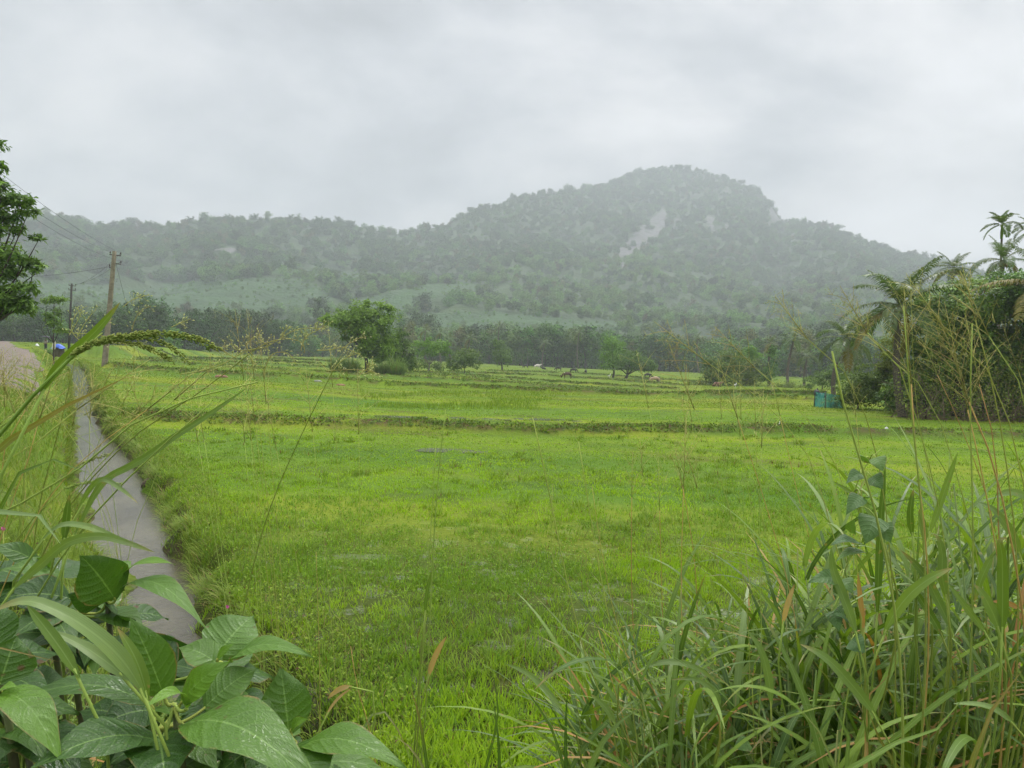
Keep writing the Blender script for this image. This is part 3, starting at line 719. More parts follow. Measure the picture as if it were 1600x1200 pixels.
# dark weeds on the field ridges
mbw, mbr = MB(), MB()
for (L, h_, w_), dens_ in zip(BW, [15000, 7000, 4000, 3500, 4000, 4000, 4000, 4000, 4000, 3000]):
    t_ = rng.random(dens_)*(len(L)-1.001); i_ = t_.astype(int); f_ = (t_-i_)[:, None]
    c0 = L[i_]*(1-f_)+L[i_+1]*f_; tn_ = unit(L[i_+1]-L[i_]); nn2 = np.stack([tn_[:, 1], -tn_[:, 0]], 1)
    p_ = c0+nn2*(np.clip(rng.normal(size=dens_), -1.6, 1.6)*w_*.34+.10)[:, None]
    x, y = p_[:, 0], p_[:, 1]; k_ = fbm(x*.8, y*.8, 3, 89)+.25*rng.random(dens_)-.10*sstep(2, 12, x)*(y < 40) > .48; x, y = x[k_], y[k_]; n = len(x)
    z = land(x, y); sc = np.maximum(1, y/26)
    Nn = rng.normal(size=(n, 3))*.6+np.array([0, -.3, .8])
    leaves(mbw, np.stack([x, y, z+.01+.05*rng.random(n)], 1), Nn, (.06+.05*rng.random(n))*sc**.7, .6, np.where(rng.random(n) < .16, 1, .9*rng.random(n)))
    m_ = n//3
    ribbons(mbr, np.stack([x, y, z], 1)[:m_], rng.random(m_)*6.28, .3*rng.random(m_), .4+.8*rng.random(m_), (.08+.08*rng.random(m_)), .012*sc[:m_], 2, np.where(rng.random(m_) < .15, 1, rng.random(m_)*.9))
tag(mbw.build('ridge_weeds', ridgeM, smooth=False), kind='stuff'); tag(mbr.build('ridge_grass', bankM, smooth=False), kind='stuff')
# weeds and tall grass on both banks of the ditch and along the path
yb = 2.2+71*rng.random(120000)**2.1; xs_, w_, c_ = stream(yb); side = rng.random(len(yb)) < .72
off = np.where(side, -(w_*.5+.05+3.6*rng.random(len(yb))**.8*np.interp(yb, [0, 12, 70], [.9, 1.3, 2.6])), w_*.5+.02+.75*rng.random(len(yb))**1.5)
x, y = xs_+off/c_, yb
dp = on_path(x, y); k_ = (dp > 1.75+.4*rng.random(len(x))); x, y, side = x[k_], y[k_], side[k_]; n = len(x); z = land(x, y)
tall = np.where(side, .10+.08*(1-sstep(5, 14, y))+.26*fbm(x*.7, y*.7, 3, 90)**1.5+.05*rng.random(n), .06+.10*fbm(x*1.2, y*1.2, 3, 91))
v = np.where(rng.random(n) < .06, 1, .9*rng.random(n))
mb = MB(); ribbons(mb, np.stack([x, y, z-.02], 1), rng.random(n)*6.283, .15+.4*rng.random(n), .4+.9*rng.random(n), tall*(.8+.5*rng.random(n)), np.maximum(.007, .0009*y), 3, v)
tag(mb.build('bank_grass', bankM, smooth=False), kind='stuff')
k_ = rng.random(n) < .5; P_ = np.stack([x, y, z+.03+tall*.75*rng.random(n)], 1)[k_]; m_ = len(P_)
mb = MB(); leaves(mb, P_, rng.normal(size=(m_, 3))*.55+np.array([0, -.2, .9]), np.maximum(.018+.018*rng.random(m_), .0020*P_[:, 1]), .6, np.where(rng.random(m_) < .03, 1, .95*rng.random(m_)))
tag(mb.build('bank_weeds', weedM, smooth=False), kind='stuff')

yb = 2.2+60*rng.random(16000)**1.8; xs_, w_, c_ = stream(yb); sd_ = np.where(rng.random(len(yb)) < .5, -1.0, 1.0)
x = xs_+sd_*(w_*.43+.16*rng.random(len(yb)))/c_; y = yb; n = len(x); z = np.maximum(land(x, y), zwat(y)-.02)
mb = MB(); ribbons(mb, np.stack([x, y, z-.02], 1), np.where(sd_ > 0, np.pi, 0)+rng.normal(size=n)*.8, .25+.4*rng.random(n), .9+.9*rng.random(n), (.12+.22*fbm(x*2, y*2, 3, 95))*(.6+.8*rng.random(n)), np.maximum(.008, .0009*y), 4, np.where(rng.random(n) < .08, 1, .9*rng.random(n)))
tag(mb.build('bank_grass', bankM, smooth=False), kind='stuff')

# taller darker clumps that break up the turf
x, y = scatter(2600, 3.6, 30, 1.2); k_ = field_ok(x, y, .15) & (fbm(x*.45+20, y*.45, 3, 97) > .50); x, y = x[k_], y[k_]
nb2 = 26; x = np.repeat(x, nb2); y = np.repeat(y, nb2); n = len(x); az = rng.random(n)*6.283; r_ = .10*np.sqrt(rng.random(n))*(1+.03*y); x = x+r_*np.cos(az); y = y+r_*np.sin(az)
hh = np.repeat(.07+.11*rng.random(n//nb2), nb2)
mb = MB(); ribbons(mb, np.stack([x, y, land(x, y)-.01], 1), az+rng.normal(size=n)*.5, .12+.45*rng.random(n), .3+1.1*rng.random(n), hh*(.6+.6*rng.random(n)), np.maximum(.008, .0011*y), 3, np.where(rng.random(n) < .05, 1, np.repeat(rng.random(n//nb2)*.5, nb2)+.4*rng.random(n)))
tag(mb.build('clumped_grass', grassB, smooth=False), kind='stuff')
# ------------------------------------------------------------------ trees, bushes and palms standing in the field
def LP(px, py, rx, ry, d, dep=None):
    c = at(px, py, d); k = d/FPX
    return (c, (rx*k, (dep or rx)*k, ry*k))
GL = leafmat('leaf_fresh', (.060, .14, .016), (.23, .38, .05), trans=.3, rnd=0)
GD = leafmat('leaf_dark', (.034, .095, .018), (.20, .36, .062), rough=.45, trans=.25, spec=.2, rnd=0)
GM = leafmat('leaf_medium', (.035, .085, .014), (.16, .26, .045), trans=.3, rnd=0)
GY = leafmat('leaf_yellowish', (.10, .15, .02), (.25, .29, .06), trans=.3, rnd=0, c3=(.26, .17, .06), c3p=.93)
GREED = leafmat('reed_leaf', (.09, .17, .045), (.24, .34, .11), trans=.3, rnd=0, c3=(.24, .21, .10), c3p=.93)
def gz(px, d):
    p = at(px, 600, d); return np.array([p[0], p[1], float(land(p[0], p[1]))])
def ptree(name, label, foot_px, d, lobes, n, size, mat, bark=None, tr=.15, cat='tree', group=None, clumps=50, spread=.28, aspect=.5, fork=.45, down=.6, limb=True, skirt=True, **kw):
    base = gz(foot_px, d); t = thing(name, base, label, cat, group)
    L = [LP(*(l if len(l) > 4 else tuple(l)+(d,))) for l in lobes]
    mb = MB(); crown(mb, L, n, size, clumps=clumps, spread=spread, aspect=aspect, down=down, **kw)
    mb.build('crown' if cat == 'tree' else 'foliage', mat, t, smooth=False)
    if limb:
        mb = MB(); limbs(mb, base, [l[0] for l in L], tr, fork, 7)
        mb.build('trunk' if cat == 'tree' else 'stem', bark or barkD, t)
    return t
ptree('field_tree', 'lone layered green tree with tall reeds round its foot in the middle of the field', 574, 85,
      [(535, 501, 27, 11), (515, 498, 12, 7), (568, 483, 22, 12), (590, 498, 24, 16), (556, 514, 24, 10), (585, 523, 27, 17), (603, 535, 16, 18), (572, 546, 20, 12), (576, 474, 9, 7), (600, 482, 14, 8), (545, 490, 16, 8), (590, 556, 16, 10), (545, 525, 16, 9), (560, 497, 20, 12)],
      13000, .33, GL, tr=.24, clumps=170, spread=.26, inner=.35, fork=.35)
ptree('field_tree', 'darker tree close behind the lone layered tree in the field', 622, 97, [(622, 536, 15, 18), (634, 553, 13, 18), (612, 560, 16, 18), (625, 520, 9, 9), (645, 566, 12, 12)], 4200, .34, GM, tr=.16, clumps=60)
ptree('small_tree', 'small pale tree with two thin trunks beside the yellowish bush', 668, 120, [(655, 541, 12, 8), (672, 535, 13, 7), (690, 538, 12, 8), (680, 548, 16, 7), (662, 551, 10, 6), (698, 548, 8, 7)], 2600, .34, GY if False else GL, bark=barkP, tr=.12, clumps=50, fork=.3)
ptree('low_shrub', 'low dark shrub under the small pale tree', 672, 122, [(662, 570, 12, 7), (685, 571, 12, 7), (645, 570, 8, 8)], 1400, .3, GM, cat='shrub', clumps=24, tr=.05)
ptree('round_bush', 'rounded yellowish green bush at the far side of the field', 725, 118, [(715, 563, 15, 13), (736, 561, 13, 15), (725, 554, 12, 9), (706, 570, 10, 8), (744, 570, 8, 8)], 3400, .3, GM, cat='bush', clumps=50, tr=.07)
ptree('small_tree', 'upright dark small tree standing alone just in front of the belt', 784, 175, [(783, 545, 12, 11), (779, 534, 8, 7), (787, 556, 13, 9), (775, 555, 9, 8), (785, 566, 11, 6)], 2200, .42, GM, tr=.2, clumps=40)
ptree('meadow_tree', 'taller pale green tree of the pair where cattle rest', 957, 148, [(955, 536, 14, 11), (947, 550, 13, 12), (963, 552, 14, 14), (952, 566, 14, 11), (968, 540, 9, 9)], 3000, .4, GL, tr=.2, clumps=50)
ptree('meadow_tree', 'wide low-spreading tree of the pair where cattle rest', 977, 143, [(975, 562, 20, 9), (1000, 566, 20, 9), (988, 555, 16, 8), (1015, 572, 14, 7), (965, 572, 12, 7), (995, 575, 16, 6)], 3400, .38, GM, tr=.3, clumps=60, fork=.25)
ptree('thicket_bush', 'large dark bush where the brown cow lies at its foot', 1130, 115, [(1128, 566, 22, 19), (1113, 584, 17, 12), (1145, 556, 16, 9), (1140, 588, 20, 11), (1110, 572, 10, 12)], 5200, .34, GM, cat='bush', clumps=80, tr=.1)
ptree('thicket_bush', 'broad bush between the large dark bush and the vine-wrapped palm', 1165, 117, [(1158, 572, 22, 19), (1180, 590, 20, 11), (1160, 592, 20, 9), (1175, 575, 14, 14)], 4200, .34, GM, cat='bush', clumps=70, tr=.1)
ptree('small_tree', 'bright green young tree rising behind the dark thicket bushes', 1172, 128, [(1172, 548, 10, 7), (1178, 556, 10, 8), (1164, 555, 8, 7)], 1600, .34, GL, tr=.1, clumps=26)
ptree('low_shrub', 'flat low shrub trailing from the dark bush into the grass', 1090, 116, [(1090, 598, 9, 4), (1103, 600, 10, 5), (1080, 597, 5, 3)], 900, .25, GM, cat='shrub', clumps=20, tr=.04)
ptree('dry_shrub', 'pale dry grassy shrub below the palms at the field edge', 1238, 108, [(1230, 603, 12, 6), (1245, 605, 12, 5), (1210, 604, 14, 5)], 1600, .26, GY, cat='shrub', clumps=26, tr=.04)
ptree('bushy_shrub', 'dark shrub at the end of the field behind the net pen', 1285, 100, [(1290, 592, 16, 14), (1268, 596, 12, 8), (1305, 580, 14, 18)], 2600, .3, GM, cat='bush', clumps=40, tr=.07)
# reeds round the lone tree
for px, h, w, lb in [(528, 31, 17, 'grey-green reed clump at the outer road-ward side of the lone tree'), (549, 29, 15, 'reed clump in front of the lone tree trunk, thinner than its neighbours'), (618, 33, 22, 'largest reed clump, fountain shaped, beside the lone tree'), (594, 22, 14, 'short dark reed clump hugging the lone tree trunk')]:
    d = 83.5; b = gz(px, d); t = thing('reed_clump', b, lb, 'reeds', 'reed clumps round the lone tree'); k = d/FPX; n = 620
    a = rng.random(n)*6.283; r_ = np.sqrt(rng.random(n))*w*k*.6
    P_ = np.stack([b[0]+r_*np.cos(a), b[1]+r_*np.sin(a)*.8, np.full(n, b[2]-.05)], 1)
    mb = MB(); ribbons(mb, P_, a+rng.normal(size=n)*.5, .02+.4*r_/(w*k*.6), .2+.9*rng.random(n), h*k*(1.15-.55*(r_/(w*k*.6))**2)*(.5+.6*rng.random(n)), .05, 4, np.where(rng.random(n) < .05, 1, .9*rng.random(n)))
    mb.build('foliage', GREED, t, smooth=False)

# ------------------------------------------------------------------ palms
PALM = leafmat('palm_leaflet', (.050, .095, .020), (.115, .17, .04), rough=.4, trans=.3, spec=.3, rnd=.25)
PALMY = leafmat('palm_leaflet_old', (.13, .125, .03), (.22, .17, .045), rough=.5, trans=.3, rnd=.2)
RACH = plainmat('frond_rib', (.17, .19, .06), .5, .4)
TRUNK = plainmat('palm_bark', (.15, .125, .10), .85, .2, (.07, .06, .05), 14)
NUT = plainmat('coconut_husk', (.16, .17, .04), .5, .4, (.20, .12, .04), 8)
def frond(mb, c, az, el, L, bend, nl=30, lw=.045, ll=.24, vee=.35, dz=.55, v=None, roll=0):
    k = 14; t = np.linspace(0, 1, k); e = el-bend*t**1.3
    h = np.array([math.cos(az), math.sin(az), 0])
    st = (L/(k-1))*(np.cos(e)[:, None]*h+np.sin(e)[:, None]*np.array([0, 0, 1.0]))
    P = c+np.concatenate([[np.zeros(3)], np.cumsum(st[:-1], 0)])
    tube(mb, P, np.linspace(.035, .006, k)*L/4, 4, v=.9)
    s = np.array([-h[1], h[0], 0])
    for sg in (-1, 1):
        tl = np.linspace(.13, 1, nl)+rng.normal(size=nl)*.006; tl = np.clip(tl, .1, 1)
        B = np.stack([np.interp(tl, t, P[:, q]) for q in range(3)], 1)
        T = unit(np.stack([np.interp(tl, t, st[:, q]) for q in range(3)], 1))
        up = np.cross(T, np.cross(np.array([0, 0, 1.0]), T)); up = unit(up)
        ln = L*ll*np.interp(tl, [.1, .3, .6, 1], [.55, 1, .9, .35])*(.85+.3*rng.random(nl))
        D0 = unit(sg*s*1.0+T*.55+up*vee)
        D1 = unit(D0+np.array([0, 0, -dz])+rng.normal(size=(nl, 3))*.10); D2 = unit(D1+np.array([0, 0, -dz*1.3]))
        W = unit(np.cross(D0, up))*(lw*L/4)
        p0 = B; p1 = B+D0*ln[:, None]*.35; p2 = p1+D1*ln[:, None]*.35; p3 = p2+D2*ln[:, None]*.35
        V = np.stack([p0-W*.4, p0+W*.4, p1-W, p1+W, p2-W*.8, p2+W*.8, p3-W*.1, p3+W*.1], 1).reshape(-1, 3)
        i = np.arange(nl)[:, None]*8
        Q = np.concatenate([np.concatenate([i+2*q, i+2*q+1, i+2*q+3, i+2*q+2], 1) for q in range(3)])
        mb.add(V, Q, v=np.repeat(rng.random(nl)*.8, 8) if v is None else v)
def palm(name, label, foot, top, L, n, nl, cat='palm tree', group='coconut palms', tr=.14, old=2, seed=0, bend=1.35, el0=1.35, el1=-.5, ll=.24, lw=.045, nuts=True, vee=.35, dz=.55, lean=.12, skipaz=None):
    global rng
    keep = rng; rng = np.random.default_rng(900+seed)
    foot, top = np.asarray(foot, float), np.asarray(top, float)
    t = thing(name, foot, label, cat, group)
    H = top-foot; side = unit(np.cross(H, [0, 1, 0]))*np.linalg.norm(H)*lean*.4
    path = spline([foot-[0, 0, .2], foot+H*.4+side, foot+H*.75+side*.6, top], 16)
    mb = MB(); rd = np.linspace(tr*1.5, tr*.8, 16); rd[0] *= 1.3; rd = rd*(1+.08*np.cos(np.arange(16)*3.1))
    tube(mb, path, rd, 9); mb.build('trunk', TRUNK, t)
    for k in range(n):
        f = k/(n-1); az = k*2.39996+rng.random()*.5; el = el0+(el1-el0)*f+rng.normal()*.1
        isold = k >= n-old
        mb = MB(); frond(mb, top+np.array([0, 0, .05]), az, el, L*(.75+.3*min(1, f*3))*(.9+.2*rng.random()), (bend*(.55+.6*rng.random())+.2*f)*(.5 if f < .15 else 1), nl, lw, ll, vee, dz)
        fo_ = mb.build('frond', PALMY if isold else PALM, t, smooth=False)
        if isold: fo_['label'] = 'yellowing old frond'
    if nuts:
        for q in range(6):
            a = q*1.05; mb = MB(); c = top+np.array([.2*math.cos(a), .2*math.sin(a), -.25-.08*(q % 2)])
            tube(mb, [c+[0, 0, .12], c+[0, 0, .06], c, c-[0, 0, .07], c-[0, 0, .12]], [.02, .085, .10, .075, .02], 7); mb.build('coconut', NUT, t)
    rng = keep; return t
G_ = 'coconut palms on the far side of the field'
palm('coconut_palm', 'big coconut palm with long arching fronds over the vine-covered tree', gz(1414, 37.3), at(1406, 478, 37.3), 3.3, 18, 44, tr=.15, old=2, seed=1)
palm('coconut_palm', 'short leaning coconut palm above the net pen', gz(1304, 62), at(1322, 530, 62), 3.3, 17, 34, old=1, seed=2, lean=.2)
palm('coconut_palm', 'tall slim coconut palm leaning over the dark thicket', gz(1231, 112), at(1241, 529, 112), 3.0, 18, 20, seed=3, tr=.17, old=0)
palm('coconut_palm', 'smaller drooping coconut palm between the tall slim palm and the net pen', gz(1257, 118), at(1262, 556, 118), 2.9, 16, 18, seed=4, tr=.15, old=0)
palm('coconut_palm', 'coconut palm half hidden behind the vine-draped tree dome, fronds spread flat', gz(1490, 52), at(1490, 420, 52), 1.9, 16, 34, seed=5, el0=1.2)
palm('coconut_palm', 'coconut palm below the areca palms with fronds arching over the leafy dome', gz(1568, 47), at(1568, 408, 47), 2.2, 15, 36, seed=6)
palm('coconut_palm', 'coconut palm with dry brown fronds low at the side of the leafy dome', gz(1640, 36), at(1640, 452, 36), 3.4, 15, 36, seed=7, old=9)
palm('vine_palm', 'stunted palm wrapped in climbing vines inside the dark thicket', gz(1203, 116), at(1205, 536, 116), 2.4, 13, 18, seed=8, tr=.2)
t = thing('climbing_vine', gz(1203, 115), 'dark climbing vine wrapped round the stunted palm in the thicket', 'vine'); mb = MB(); crown(mb, [LP(1205, 560, 7, 17, 115), LP(1203, 582, 11, 14, 115), LP(1208, 545, 6, 9, 115)], 1600, .3, clumps=26); mb.build('foliage', GD, t, smooth=False)
for k, (px, py, d, fx, lb) in enumerate([(665, 516, 225, 664, 'far coconut palm above the small pale tree, first from the lone tree'), (688, 521, 228, 688, 'far coconut palm beside the pale tree, second from the lone tree'), (703, 531, 220, 705, 'far low coconut palm, third from the lone tree'),
                                         (734, 529, 215, 733, 'far coconut palm with pale fronds above the round bush'), (780, 510, 262, 780, 'far tall coconut palm rising above the upright dark small tree'), (851, 536, 258, 847, 'far thin coconut palm among the slender pale trunks'), (905, 520, 262, 903, 'far thin coconut palm deep among the slender pale trunks above the brown cow'), (1090, 528, 250, 1092, 'far coconut palm just beyond the white house')]):
    palm('coconut_palm', lb, gz(fx, d), at(px, py, d), 3.4, 15, 12, group=G_, seed=20+k, tr=.2, old=1, nuts=False, lw=.09)
for px, py, d, lb, sd_ in [(1566, 352, 50, 'tall areca palm with a tufted crown standing clear against the sky', 40), (1612, 356, 50, 'areca palm cut by the frame edge next to the tall clear one', 41)]:
    t = palm('areca_palm', lb, gz(px, d), at(px, py, d), 1.42, 10, 15, group='areca palms', seed=sd_, tr=.075, old=0, bend=1.3, el0=1.3, el1=-.35, ll=.30, lw=.14, nuts=False, vee=.6, dz=.35, lean=.03)
    mb = MB(); c = at(px, py, d); tube(mb, [c-[0, 0, .95], c-[0, 0, .5], c+[0, 0, .05]], [.075, .10, .05], 8); mb.build('crownshaft', GL, t)

# ------------------------------------------------------------------ vine-draped trees and dry thicket at the right edge
ptree('vine_draped_tree', 'broad dark dome of a tree draped in drooping vines at the field corner', 1500, 39,
      [(1500, 480, 60, 40), (1545, 465, 60, 32), (1455, 510, 40, 44), (1510, 520, 60, 44), (1570, 510, 55, 48), (1430, 545, 22, 36), (1535, 555, 60, 38), (1470, 560, 40, 34)], 30000, .21, GD, tr=.3, clumps=520, spread=.13, inner=.78, aspect=.45, down=1.0, up=.9)
ptree('vine_draped_tree', 'second vine-draped tree behind the dome, its crown running off the frame', 1640, 38,
      [(1600, 455, 50, 34), (1650, 450, 60, 44), (1625, 500, 50, 50), (1690, 500, 60, 60), (1620, 560, 50, 44)], 18000, .21, GD, tr=.3, clumps=320, spread=.14, inner=.7, aspect=.45, down=1.0, up=.9)
ptree('shade_bush', 'dense dark bush in deep shade behind the dry thicket, left half', 1450, 40, [(1445, 596, 34, 34), (1485, 606, 40, 40), (1418, 628, 26, 18), (1400, 612, 16, 20), (1460, 640, 30, 14)], 7000, .24, GM, cat='bush', group='bushes in the shade of the vine dome', clumps=120, tr=.08, inner=.6)
ptree('shade_bush', 'dense dark bush in deep shade behind the tangled thickets, right half', 1560, 40, [(1540, 590, 40, 40), (1600, 605, 46, 44), (1650, 600, 50, 50), (1525, 638, 30, 15), (1580, 640, 34, 15)], 9000, .24, GM, cat='bush', group='bushes in the shade of the vine dome', clumps=150, tr=.08, inner=.6)
for px, lb, lobs, n in [(1450, 'dry thorny thicket with tiny yellow leaves under the vine-draped dome', [(1440, 590, 32, 36), (1475, 605, 32, 36), (1415, 612, 28, 28), (1455, 635, 40, 20)], 6500),
                        (1540, 'tangled yellow-leaved thicket in deep shade below the dome', [(1530, 595, 40, 40), (1570, 600, 36, 40), (1545, 632, 46, 22), (1500, 625, 36, 26)], 7000),
                        (1620, 'outermost tangled thicket at the frame edge below the drooping vines', [(1610, 595, 40, 44), (1650, 600, 40, 50), (1620, 636, 46, 22)], 5000)]:
    d = 36.2; t = ptree('dry_thicket', lb, px, d, lobs, n//5, .12, GY, cat='thicket', group='thickets under the vine-draped trees', clumps=160, spread=.30, inner=.2, tr=.05, aspect=.6)
    b = gz(px, d); mb = MB()
    for q in range(46):
        l = lobs[q % len(lobs)]; a = at(l[0]+rng.normal()*l[2]*.6, l[1]+rng.normal()*l[3]*.6, d+rng.normal()*.6); s_ = b+np.array([rng.normal()*.9, rng.normal()*.5, 0])
        tube(mb, spline([s_, (a+s_)/2+rng.normal(size=3)*.3, a, a+rng.normal(size=3)*.45], 8), np.linspace(.018, .004, 8), 4)
    mb.build('twigs', plainmat('dry_twig', (.20, .155, .10), .8, .2), t)
ptree('round_bush', 'dark green leafy bush leaning on the net pen', 1342, 43.5, [(1340, 598, 24, 18), (1360, 588, 22, 18), (1330, 612, 22, 16), (1372, 606, 20, 22), (1350, 620, 28, 14), (1385, 585, 14, 24)], 9000, .15, GM, cat='bush', clumps=150, spread=.2, inner=.6, tr=.06)
ptree('fading_shrub', 'tall shrub of yellow and rust leaves hanging below the big coconut palm', 1392, 43, [(1390, 545, 16, 24), (1400, 570, 20, 22), (1382, 575, 12, 18), (1410, 600, 22, 20)], 4200, .15, GY, cat='shrub', clumps=90, spread=.25, inner=.4, tr=.06, down=1.0)

# ------------------------------------------------------------------ tree at the left frame edge
ptree('roadside_tree', 'dark feathery tree with its crown cut by the frame edge beside the dirt path', -80, 23,
      [(-5, 228, 15, 8), (-8, 262, 16, 9), (0, 290, 16, 8), (5, 312, 20, 9), (35, 312, 20, 7), (12, 335, 26, 9), (45, 330, 16, 6), (0, 360, 26, 10), (28, 358, 12, 6), (62, 372, 9, 7), (5, 395, 26, 9), (38, 402, 16, 8), (52, 412, 16, 7), (15, 425, 30, 9), (60, 425, 10, 6), (0, 455, 22, 12), (40, 448, 22, 8), 
       (20, 468, 24, 12), (-15, 482, 30, 14), (45, 470, 16, 7), (-60, 300, 50, 50), (-70, 400, 60, 60), (-120, 350, 70, 90), (-40, 470, 40, 24), (38, 482, 14, 7)],
      22000, .19, GD, tr=.22, clumps=420, spread=.24, inner=.25, aspect=.34, down=.5, fork=.4)

ptree('young_tree', 'slim young tree with drooping sprays beside the dirt path, just before the dark far pole', 84, 42, [(82, 503, 10, 9), (95, 514, 8, 7), (74, 494, 7, 6), (90, 466, 15, 4), (76, 470, 10, 4), (88, 488, 8, 6)], 1700, .16, GD, tr=.045, clumps=60, spread=.26, inner=.3, aspect=.36, fork=.55)
# ------------------------------------------------------------------ poles and wires
CONC = plainmat('weathered_concrete', (.27, .235, .17), .85, .25, (.15, .125, .085), 3)
DARKP = plainmat('dark_pole_wood', (.055, .05, .045), .85, .2)
STEEL = plainmat('rusty_steel', (.06, .05, .045), .6, .4); PORC = plainmat('brown_porcelain', (.05, .03, .025), .2, .6); WIREM = plainmat('wire_metal', (.05, .05, .055), .5, .4)
def box(mb, c, ax, ay, az, hx, hy, hz, v=.5):
    c = np.asarray(c, float); V = [c+ax*hx*i+ay*hy*j+az*hz*k for i in (-1, 1) for j in (-1, 1) for k in (-1, 1)]
    mb.add(V, [(0, 1, 3, 2), (4, 6, 7, 5), (0, 4, 5, 1), (2, 3, 7, 6), (0, 2, 6, 4), (1, 5, 7, 3)], v=v)
def pole(label, foot, top, w0, w1, mat, arms, square=True):
    t = thing('utility_pole', foot, label, 'utility pole', 'utility poles along the ditch')
    A = unit(top-foot); rx = unit(np.cross(A, [0, 1, 0])); ry = np.cross(A, rx)
    mb = MB(); n = 10
    if square:
        V = []; 
        for k in range(n):
            f = k/(n-1); c = foot-A*.3+(top-foot+A*.3)*f; w = w0+(w1-w0)*f
            for i, j in ((-1, -1), (-.8, -1), (.8, -1), (1, -1), (1, 1), (.8, 1), (-.8, 1), (-1, 1)): V.append(c+rx*w*i*.8+ry*w*j)
        i, j = np.meshgrid(np.arange(n-1), np.arange(8), indexing='ij'); j2 = (j+1) % 8
        mb.add(V, np.concatenate([np.stack([i*8+j, i*8+j2, (i+1)*8+j2, (i+1)*8+j], -1).reshape(-1, 4), [[(n-1)*8+0, (n-1)*8+3, (n-1)*8+4, (n-1)*8+7]]]))
    else: tube(mb, [foot-A*.3, (foot+top)/2, top], [w0, (w0+w1)/2, w1], 10)
    mb.build('shaft', mat, t, smooth=not square)
    tips = []
    for (dist, half, shift) in arms:
        c = top-A*dist; mb = MB(); box(mb, c+rx*shift-ry*w1*1.25, rx, ry, A, half, .035, .04)
        arm = mb.build('crossarm', STEEL, t, smooth=False)
        for sg in ((-1, 1) if abs(shift) < .01 else (np.sign(shift),)):
            p = c+rx*(shift+sg*half*.93)-ry*w1*1.25; mb = MB()
            tube(mb, [p-A*.02, p+A*.10, p+A*.12, p+A*.17, p+A*.19, p+A*.25, p+A*.28], [.014, .014, .05, .055, .036, .048, .02], 8)
            mb.build('insulator', PORC, arm); tips.append(p+A*.22)
    return t, tips, A, rx
f1 = gz(163, 58); t1 = at(179, 392.5, 58)
_, tip1, A1, rx1 = pole('leaning grey-brown concrete utility pole standing beside the ditch', f1, t1, .195, .125, CONC, [(.30, .46, 0), (.98, .26, -.26), (1.35, .2, .2)])
f2 = gz(107, 100); f2[2] = at(107, 536, 100)[2]-.8; t2 = at(112, 443, 100)
_, tip2, A2, rx2 = pole('dark distant utility pole with a short crossarm, seen behind the leaf sprays', f2, t2, .17, .13, DARKP, [(.3, .5, 0), (.9, .5, 0)], False)
f3 = gz(83, 165); f3[2] -= .3; t3 = at(84.5, 472, 165)
pole('thin far utility pole just above the blue tarpaulin', f3, t3, .13, .11, DARKP, [(.3, .5, 0)], False)
def wire(label, a, b, sag, r=.008, name='overhead_wire', grp='overhead wires'):
    a, b = np.asarray(a, float), np.asarray(b, float); t = np.linspace(0, 1, 28)[:, None]
    P_ = a+(b-a)*t-np.array([0, 0, sag])*4*t*(1-t); mb = MB(); tube(mb, P_, r, 5)
    o = mb.build(name, WIREM, None); return tag(o, label, 'wire', grp)
wire('highest overhead wire rising from the concrete pole past the roadside tree', tip1[0], at(-60, 222, 27), .35, .008)
wire('middle overhead wire from the concrete pole crossing to the roadside tree', tip1[1], at(-40, 262, 29), .35, .008)
wire('lowest overhead wire rising from the lower bracket of the concrete pole', tip1[2], at(-60, 262, 30), .5, .008)
wire('overhead wire dropping from the concrete pole crossarm to the dark far pole', tip1[0], tip2[0], .5, .014)
wire('second overhead wire dropping from the concrete pole to the dark far pole', tip1[2], tip2[1], .6, .014)
wire('nearly level service wire going sideways from the concrete pole', t1-A1*1.2, at(-20, 434, 70), .3, .012)
wire('guy wire slanting down from the concrete pole into the field', t1-A1*.4, gz(222, 62), .05, .012, 'guy_wire', None)
mb = MB(); c = t1-A1*.4+(gz(222, 62)-(t1-A1*.4))*.42; tube(mb, [c+[0, 0, .13], c+[0, 0, .07], c-[0, 0, .07], c-[0, 0, .13]], [.03, .08, .08, .03], 8); tag(mb.build('guy_insulator', PORC, None), 'dark egg-shaped insulator strung on the slanting guy wire', 'insulator')

# ------------------------------------------------------------------ bodies grown from a skeleton
def skin(name, verts, edges, radii, mat, parent=None, sub=2, root=0):
    me = bpy.data.meshes.new(name); me.from_pydata([tuple(map(float, v)) for v in verts], edges, []); o = bpy.data.objects.new(name, me); COL.objects.link(o)
    sk = o.modifiers.new('skin', 'SKIN'); sk.use_smooth_shade = True
    for k, r_ in enumerate(radii):
        sv = me.skin_vertices[0].data[k]; sv.radius = (r_, r_) if np.isscalar(r_) else r_; sv.use_root = (k == root)
    ss = o.modifiers.new('sub', 'SUBSURF'); ss.levels = sub; ss.render_levels = sub
    bpy.context.view_layer.update(); dg = bpy.context.evaluated_depsgraph_get()
    m2 = bpy.data.meshes.new_from_object(o.evaluated_get(dg)); m2.name = name
    bpy.data.objects.remove(o); o = bpy.data.objects.new(name, m2); COL.objects.link(o)
    m2.materials.clear(); m2.materials.append(mat)
    for p_ in m2.polygons: p_.use_smooth = True
    if parent is not None: o.parent = parent
    return o
